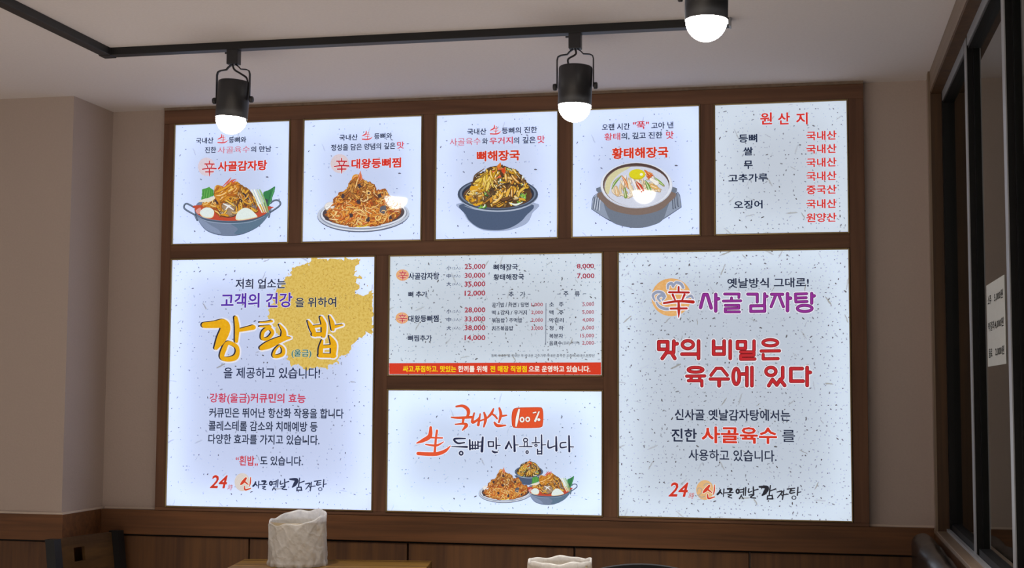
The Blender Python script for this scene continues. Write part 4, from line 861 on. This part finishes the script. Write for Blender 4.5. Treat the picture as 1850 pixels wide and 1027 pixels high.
# ------------------------------------------------------------------ track lights
tr = thing('ceiling_track', 'black lighting track on the ceiling, turning a corner at the left', 'track', (1.3, -.837, ZC))
def tp(name, x0, x1, y0, y1, z0=-.022): return boxo(name, x0, x1, y0, y1, z0, 0, TRACKM, tr, .0015)
tp('rail', -.848, .952, -.017, .017)
tp('rail', -.882, -.848, -.765, -.017)
tp('rail', -.848, 1.2, -.785, -.751)
boxo('corner_joint', -.884, -.846, -.019, .019, -.024, 0, TRACKM, tr, .002)
boxo('corner_joint', -.884, -.846, -.787, -.749, -.024, 0, TRACKM, tr, .002)
boxo('end_cap',   .952, .957, -.018, .018, -.024, 0, ALU, tr, .001)
def lamp(x, y, label, tilt, cable, dz=0):
    t = thing('track_spotlight', label, 'lamp', (x, y, 2.279+dz), 0, 'spotlights on the ceiling track')
    bm = bmesh.new(); box(bm, -.017, .017, -.014, .014, -.043, 0, .002); box(bm, -.027, -.017, -.003, .003, -.010, -.006); new_obj('track_adapter', bm, BLACKM, t)
    bm = bmesh.new()
    for s in (-1, 1):
        pts = [(s*.006, 0, -.043), (s*.016, 0, -.050), (s*.022, 0, -.057), (s*.040, 0, -.059), (s*.048, 0, -.063), (s*.0505, 0, -.072), (s*.0505, 0, -.10), (s*.0505, 0, -.150)]
        tube(bm, pts, .0018, 8, .007)
    new_obj('bracket', bm, BLACKM, t)
    for s in (-1, 1):
        bm = bmesh.new(); lathe(bm, [(0, 0), (.0085, 0), (.0095, .002), (.0095, .008), (.008, .010), (0, .010)], 20)
        bmesh.ops.transform(bm, matrix=Matrix.Translation((s*.0515, 0, -.147)) @ Matrix.Rotation(s*math.pi/2, 4, 'Y'), verts=bm.verts[:]); new_obj('pivot_knob', bm, BLACKM, t)
    bm = bmesh.new(); L = smooth_line([(a, b) for a, b in cable], [1]*len(cable), 6); tube(bm, [(a, -.004, b) for a, b, _ in L], .0028, 8); new_obj('cable', bm, BLACKM, t, smooth=False)
    rot = Matrix.Translation((0, 0, -.147)) @ Matrix.Rotation(tilt, 4, 'Y') @ Matrix.Translation((0, 0, .147))
    bm = bmesh.new(); lathe(bm, [(0, -.092), (.042, -.092), (.0455, -.0945), (.0463, -.098), (.0463, -.2), (.0448, -.2), (.0448, -.188), (0, -.186)], 48); bmesh.ops.transform(bm, matrix=rot, verts=bm.verts[:]); new_obj('lamp_head', bm, BLACKM, t)
    bm = bmesh.new(); lathe(bm, [(.0446, -.192), (.0446, -.2)] + [(.0446*math.cos(a), -.2-.046*math.sin(a)) for a in [math.pi/2*q/10 for q in range(1, 10)]] + [(0, -.246)], 48); bmesh.ops.transform(bm, matrix=rot, verts=bm.verts[:]); new_obj('bulb', bm, BULB, t)
    bm = bmesh.new(); box(bm, .0425, .0475, -.004, .004, -.209, -.1995, .001); bmesh.ops.transform(bm, matrix=rot, verts=bm.verts[:]); new_obj('retaining_clip', bm, ALU, t)
    sl = bpy.data.lights.new('bulb_light', 'SPOT'); sl.energy = 45; sl.spot_size = 1.6; sl.spot_blend = .6; sl.shadow_soft_size = .045; sl.color = (1, .93, .84)
    so = bpy.data.objects.new('bulb_light', sl); COL.objects.link(so); so.parent = t; so.location = (0, 0, -.26)
    return t
lamp(.8325, -.837, 'black spotlight on the ceiling track nearest its corner, in front of the stew panel', .07, [(-.002, -.042), (.004, -.058), (.022, -.070), (.042, -.084), (.046, -.10)])
lamp(1.833, -.837, 'black spotlight between the stone bowl panel and the egg yolk panel', .03, [(.0, -.042), (.002, -.058), (-.018, -.070), (-.019, -.082), (-.014, -.094)])
lamp(2.2445, -1.603, 'nearest black spotlight, cut off by the top edge, hiding the track end', .015, [(.0, -.042), (.002, -.058), (-.018, -.070), (-.019, -.082), (-.014, -.094)], .014)
# ------------------------------------------------------------------ tables and chairs
def table(label, loc, rz, w, d):
    t = thing('dining_table', label, 'table', loc, rz, 'oak dining tables')
    boxo('tabletop', 0, w, -d, 0, .712, .74, TABLEW, t, .004)
    boxo('apron', .06, w-.06, -d+.06, -.06, .66, .712, BLACKM, t)
    for x in (.05, w-.09):
        for y in (-.09, -d+.05): boxo('leg', x, x+.04, y, y+.04, 0, .712, BLACKM, t, .003)
    return t
table('oak table against the back wall under the yellow splash panel', (.612, -.150, 0), .17, .625, .75)
table('oak table below the three-dish panel, holding the right-hand bin', (1.50, -.70, 0), 0, .70, .50)
def dining_chair(label, loc, rz):
    """backrest stands at local x=0 spanning y; the seat is on +x"""
    t = thing('dining_chair', label, 'chair', loc, rz)
    W = .165; lean = .10
    for s in (-1, 1):
        bm = bmesh.new()
        pts = [(.0, 0), (.02, .45), (-.03, .81)]
        vs = []
        for x, z in pts:
            vs.append([bm.verts.new((x + a*.018, s*W + b*.017, z)) for a, b in ((-1, -1), (1, -1), (1, 1), (-1, 1))])
        for q, r in zip(vs, vs[1:]):
            for i in range(4): bm.faces.new((q[i], q[(i+1) % 4], r[(i+1) % 4], r[i]))
        bm.faces.new(vs[0][::-1]); bm.faces.new(vs[-1]); bmesh.ops.recalc_face_normals(bm, faces=bm.faces[:])
        new_obj('back_post', bm, CHAIRBLACK, t)
    bm = bmesh.new()                                   # gently curved plywood back with a hand slot
    NY, NZ = 16, 24; y0, y1, z0, z1 = -W+.012, W-.012, .52, .805; g = {}
    def pt(i, j, k):
        y = y0 + (y1-y0)*i/NY; z = z0 + (z1-z0)*j/NZ
        return (-.03 + (.81-z)*.139 - .020*math.cos(math.pi*(y/(2*W))) + .012*k - .016, y, z)
    hole = lambda i, j: 6 <= i < 9 and 17 <= j < 21
    def gv(i, j, k):
        if (i, j, k) not in g: g[(i, j, k)] = bm.verts.new(pt(i, j, k))
        return g[(i, j, k)]
    cells = {(i, j) for i in range(NY) for j in range(NZ) if not hole(i, j)}
    for i, j in cells:
        for k in (0, 1):
            bm.faces.new([gv(*q, k) for q in ((i, j), (i+1, j), (i+1, j+1), (i, j+1))])
        for (a, b), (p, q) in (((-1, 0), ((i, j), (i, j+1))), ((1, 0), ((i+1, j), (i+1, j+1))), ((0, -1), ((i, j), (i+1, j))), ((0, 1), ((i, j+1), (i+1, j+1)))):
            if (i+a, j+b) not in cells: bm.faces.new([gv(*p, 0), gv(*q, 0), gv(*q, 1), gv(*p, 1)])
    bmesh.ops.recalc_face_normals(bm, faces=bm.faces[:])
    new_obj('backrest', bm, CHAIRW, t, smooth=False)
    boxo('seat', .03, .40, -W+.01, W-.01, .43, .46, CHAIRW, t, .006)
    for s in (-1, 1):
        boxo('leg', .36, .385, s*W-.012, s*W+.012, 0, .43, BLACKM, t, .002); boxo('side_rail', .015, .36, s*W-.010, s*W+.010, .405, .43, BLACKM, t)
    return t
dining_chair('wooden chair with black posts and a slot in its back, lower left corner', (.092, -.205, 0), -.166)
def padded_chair(label, loc, rz):
    t = thing('padded_chair', label, 'chair', loc, rz)
    bm = bmesh.new()
    n = 20; TOPZ = unproject(1160, 1020, -1.62).z; prof = [(-.19, .52)] + [(-.19 + .38*i/n, TOPZ-.062 + .062*(1-((i/n)*2-1)**2)**.8) for i in range(n+1)] + [(.19, .52)]
    f = bm.faces.new([bm.verts.new((x, -.02, z)) for x, z in prof]); r = bmesh.ops.extrude_face_region(bm, geom=[f])
    bmesh.ops.translate(bm, verts=[v for v in r['geom'] if isinstance(v, bmesh.types.BMVert)], vec=(0, .045, 0))
    bmesh.ops.recalc_face_normals(bm, faces=bm.faces[:]); bmesh.ops.bevel(bm, geom=[e for e in bm.edges if abs(e.verts[0].co.y-e.verts[1].co.y) < 1e-5], offset=.012, segments=3, affect='EDGES')
    new_obj('backrest', bm, FABRIC, t); boxo('seat', -.20, .20, 0, .40, .42, .48, FABRIC, t, .02)
    for x in (-.17, .17):
        boxo('leg', x-.013, x+.013, .36, .386, 0, .43, BLACKM, t); boxo('leg', x-.013, x+.013, -.03, -.004, 0, .60, BLACKM, t)
    return t
padded_chair('black padded chair, only its curved top showing at the bottom edge', (unproject(1160, 1019, -1.62).x, -1.62, 0), .1)
# ------------------------------------------------------------------ bins lined with plastic bags
def bin_(label, loc, r, h, seed, rim):
    t = thing('lined_bin', label, 'bin', loc, 0, 'table bins lined with plastic bags')
    bm = bmesh.new(); lathe(bm, [(0, .003), (r*.86, .003), (r*.9, .01), (r*.95, h*.93), (r*.93, h*.93), (r*.88, .012), (0, .010)], 40); new_obj('bin_shell', bm, STEELBIN, t)
    R = random.Random(seed); ph = [R.uniform(0, 6.28) for _ in range(12)]
    S = 144; bm = bmesh.new(); prof = []
    for q in range(25): prof.append((1.0 if q > 3 else .99 + .02*math.sin(q), q/24, 0))
    prof += [(.985, 1.012, 1), (.955, 1.012, 1), (.93, .98, 1), (.92, .86, 1), (.90, .7, 1), (.885, .45, 1)]
    rings = []
    for f, v, inner in prof:
        ring = []
        for k in range(S):
            a = 2*math.pi*k/S
            wr = 0
            for m in range(6): wr += .010*math.sin((3+2.6*m)*a + ph[m] + v*(5-2*m) + 1.3*math.sin(2*a+ph[m+4])) / (1+.35*m)
            wr += .016*max(0, math.sin(11*a + 9*v + 2*math.sin(3*a+ph[7])))**4 + .014*max(0, math.sin(9*a - 14*v + 2*math.sin(2*a+ph[8])))**8 + .008*max(0, math.sin(21*a + 6*v + 3*math.sin(2*a+ph[9])))**6
            rr = r*(f + wr*(1.0 if not inner else .5) + .03*(1-v)**6*math.sin(17*a+ph[2]) - .035*v*(1 if not inner else 1))
            z = h*v
            if v > .8: z += h*(v-.8)*5*(rim[0]*math.cos(a) + rim[1]*math.sin(a) + .018*math.sin(5*a+ph[1]) + .012*math.sin(9*a+ph[3]))
            ring.append(bm.verts.new((rr*math.cos(a), rr*math.sin(a), max(z, .001))))
        rings.append(ring)
    for A_, B_ in zip(rings, rings[1:]):
        for k in range(S):
            fc = bm.faces.new((A_[k], A_[(k+1) % S], B_[(k+1) % S], B_[k])); fc.smooth = True
    bmesh.ops.recalc_face_normals(bm, faces=bm.faces[:])
    new_obj('bag_liner', bm, BAG, t)
    return t
bin_('small bin covered with a crumpled white plastic bag, on the table at the left', (.842, -.270, .7405), .093, .150, 3, (.05, .11))
bin_('small bin lined with a white plastic bag, only its top showing, right of centre', (1.812, -.945, .7405), .086, .118, 8, (.01, .0))
# ------------------------------------------------------------------ bench along the glazed partition
t = thing('bench_seat', 'black vinyl bench along the glazed partition at the lower right', 'bench', (2.596, -2.0, 0))
bm = bmesh.new(); n = 40; ring = []
pr = [(-.07, .46)] + [(-.035 - .035*math.cos(a), .838 + .034*math.sin(a)) for a in [math.pi*q/12 for q in range(13)]] + [(0, .46)]
R9 = random.Random(2)
for i in range(n+1):
    y = 1.90 - 3.4*i/n; s = 1 if 0 < i < n else .9; puff = .004*math.sin(i*1.9) + R9.gauss(0, .0015)
    ring.append([bm.verts.new((.2255 + (x+.035)*s - .035 - (puff if x < -.05 else 0), y, .46 + (z-.46)*(s*.01+.99) + puff*.6)) for x, z in pr])
for A_, B_ in zip(ring, ring[1:]):
    for k in range(len(pr)-1):
        f = bm.faces.new((A_[k], A_[k+1], B_[k+1], B_[k])); f.smooth = True
bm.faces.new(ring[0]); bm.faces.new(ring[-1][::-1]); bmesh.ops.recalc_face_normals(bm, faces=bm.faces[:])
new_obj('backrest', bm, VINYL, t)
boxo('seat', -.22, .2255, -1.50, 1.90, .36, .46, VINYL, t, .02)
boxo('base', -.18, .22, -1.48, 1.88, 0, .36, WOODY, t)
# ------------------------------------------------------------------ price sheet on the glass
ps = thing('price_sheet', 'white price sheet taped to the glass partition at the right', 'paper', (2.8815, -1.1, 1.36))
def onx(px, py, x):
    d = AX[0]*((px-925)/FPX) - AX[1]*((py-513.5)/FPX) + AX[2]; return CAM + d*((x-CAM.x)/d.x)
q = [onx(*p, 2.8815) for p in ((1783.5, 515), (1815.5, 497), (1817.5, 656), (1784, 665))]
ya, yb = (q[0].y+q[3].y)/2, (q[1].y+q[2].y)/2; za, zb_ = (q[0].z+q[1].z)/2, (q[2].z+q[3].z)/2
boxo('sheet', -.0006, 0, yb+1.1, ya+1.1, zb_-1.36, za-1.36, WHITEP, ps)
for s, f0, f1, v in (('소주', .08, .28, .20), ('5,000원', .45, .92, .20), ('막걸리', .08, .42, .52), ('4,000원', .45, .92, .52), ('음료', .08, .28, .84), ('2,000원', .45, .92, .84)):
    me = glyph_mesh(s, .015); xs = [p.co.x for p in me.vertices]; ys = [p.co.y for p in me.vertices]
    for p in me.vertices:
        u = f0 + (f1-f0)*(p.co.x-min(xs))/(max(xs)-min(xs)); vv = v + .055 - .11*(p.co.y-min(ys))/(max(ys)-min(ys)); x_, y_, z_ = -.0010, ya+(yb-ya)*u+1.1, za+(zb_-za)*vv-1.36
        p.co = (x_, y_, z_)
    bm = bmesh.new(); bm.from_mesh(me); bpy.data.meshes.remove(me); new_obj('price_text', bm, plain('grey_print', '#55565a', .8), ps)
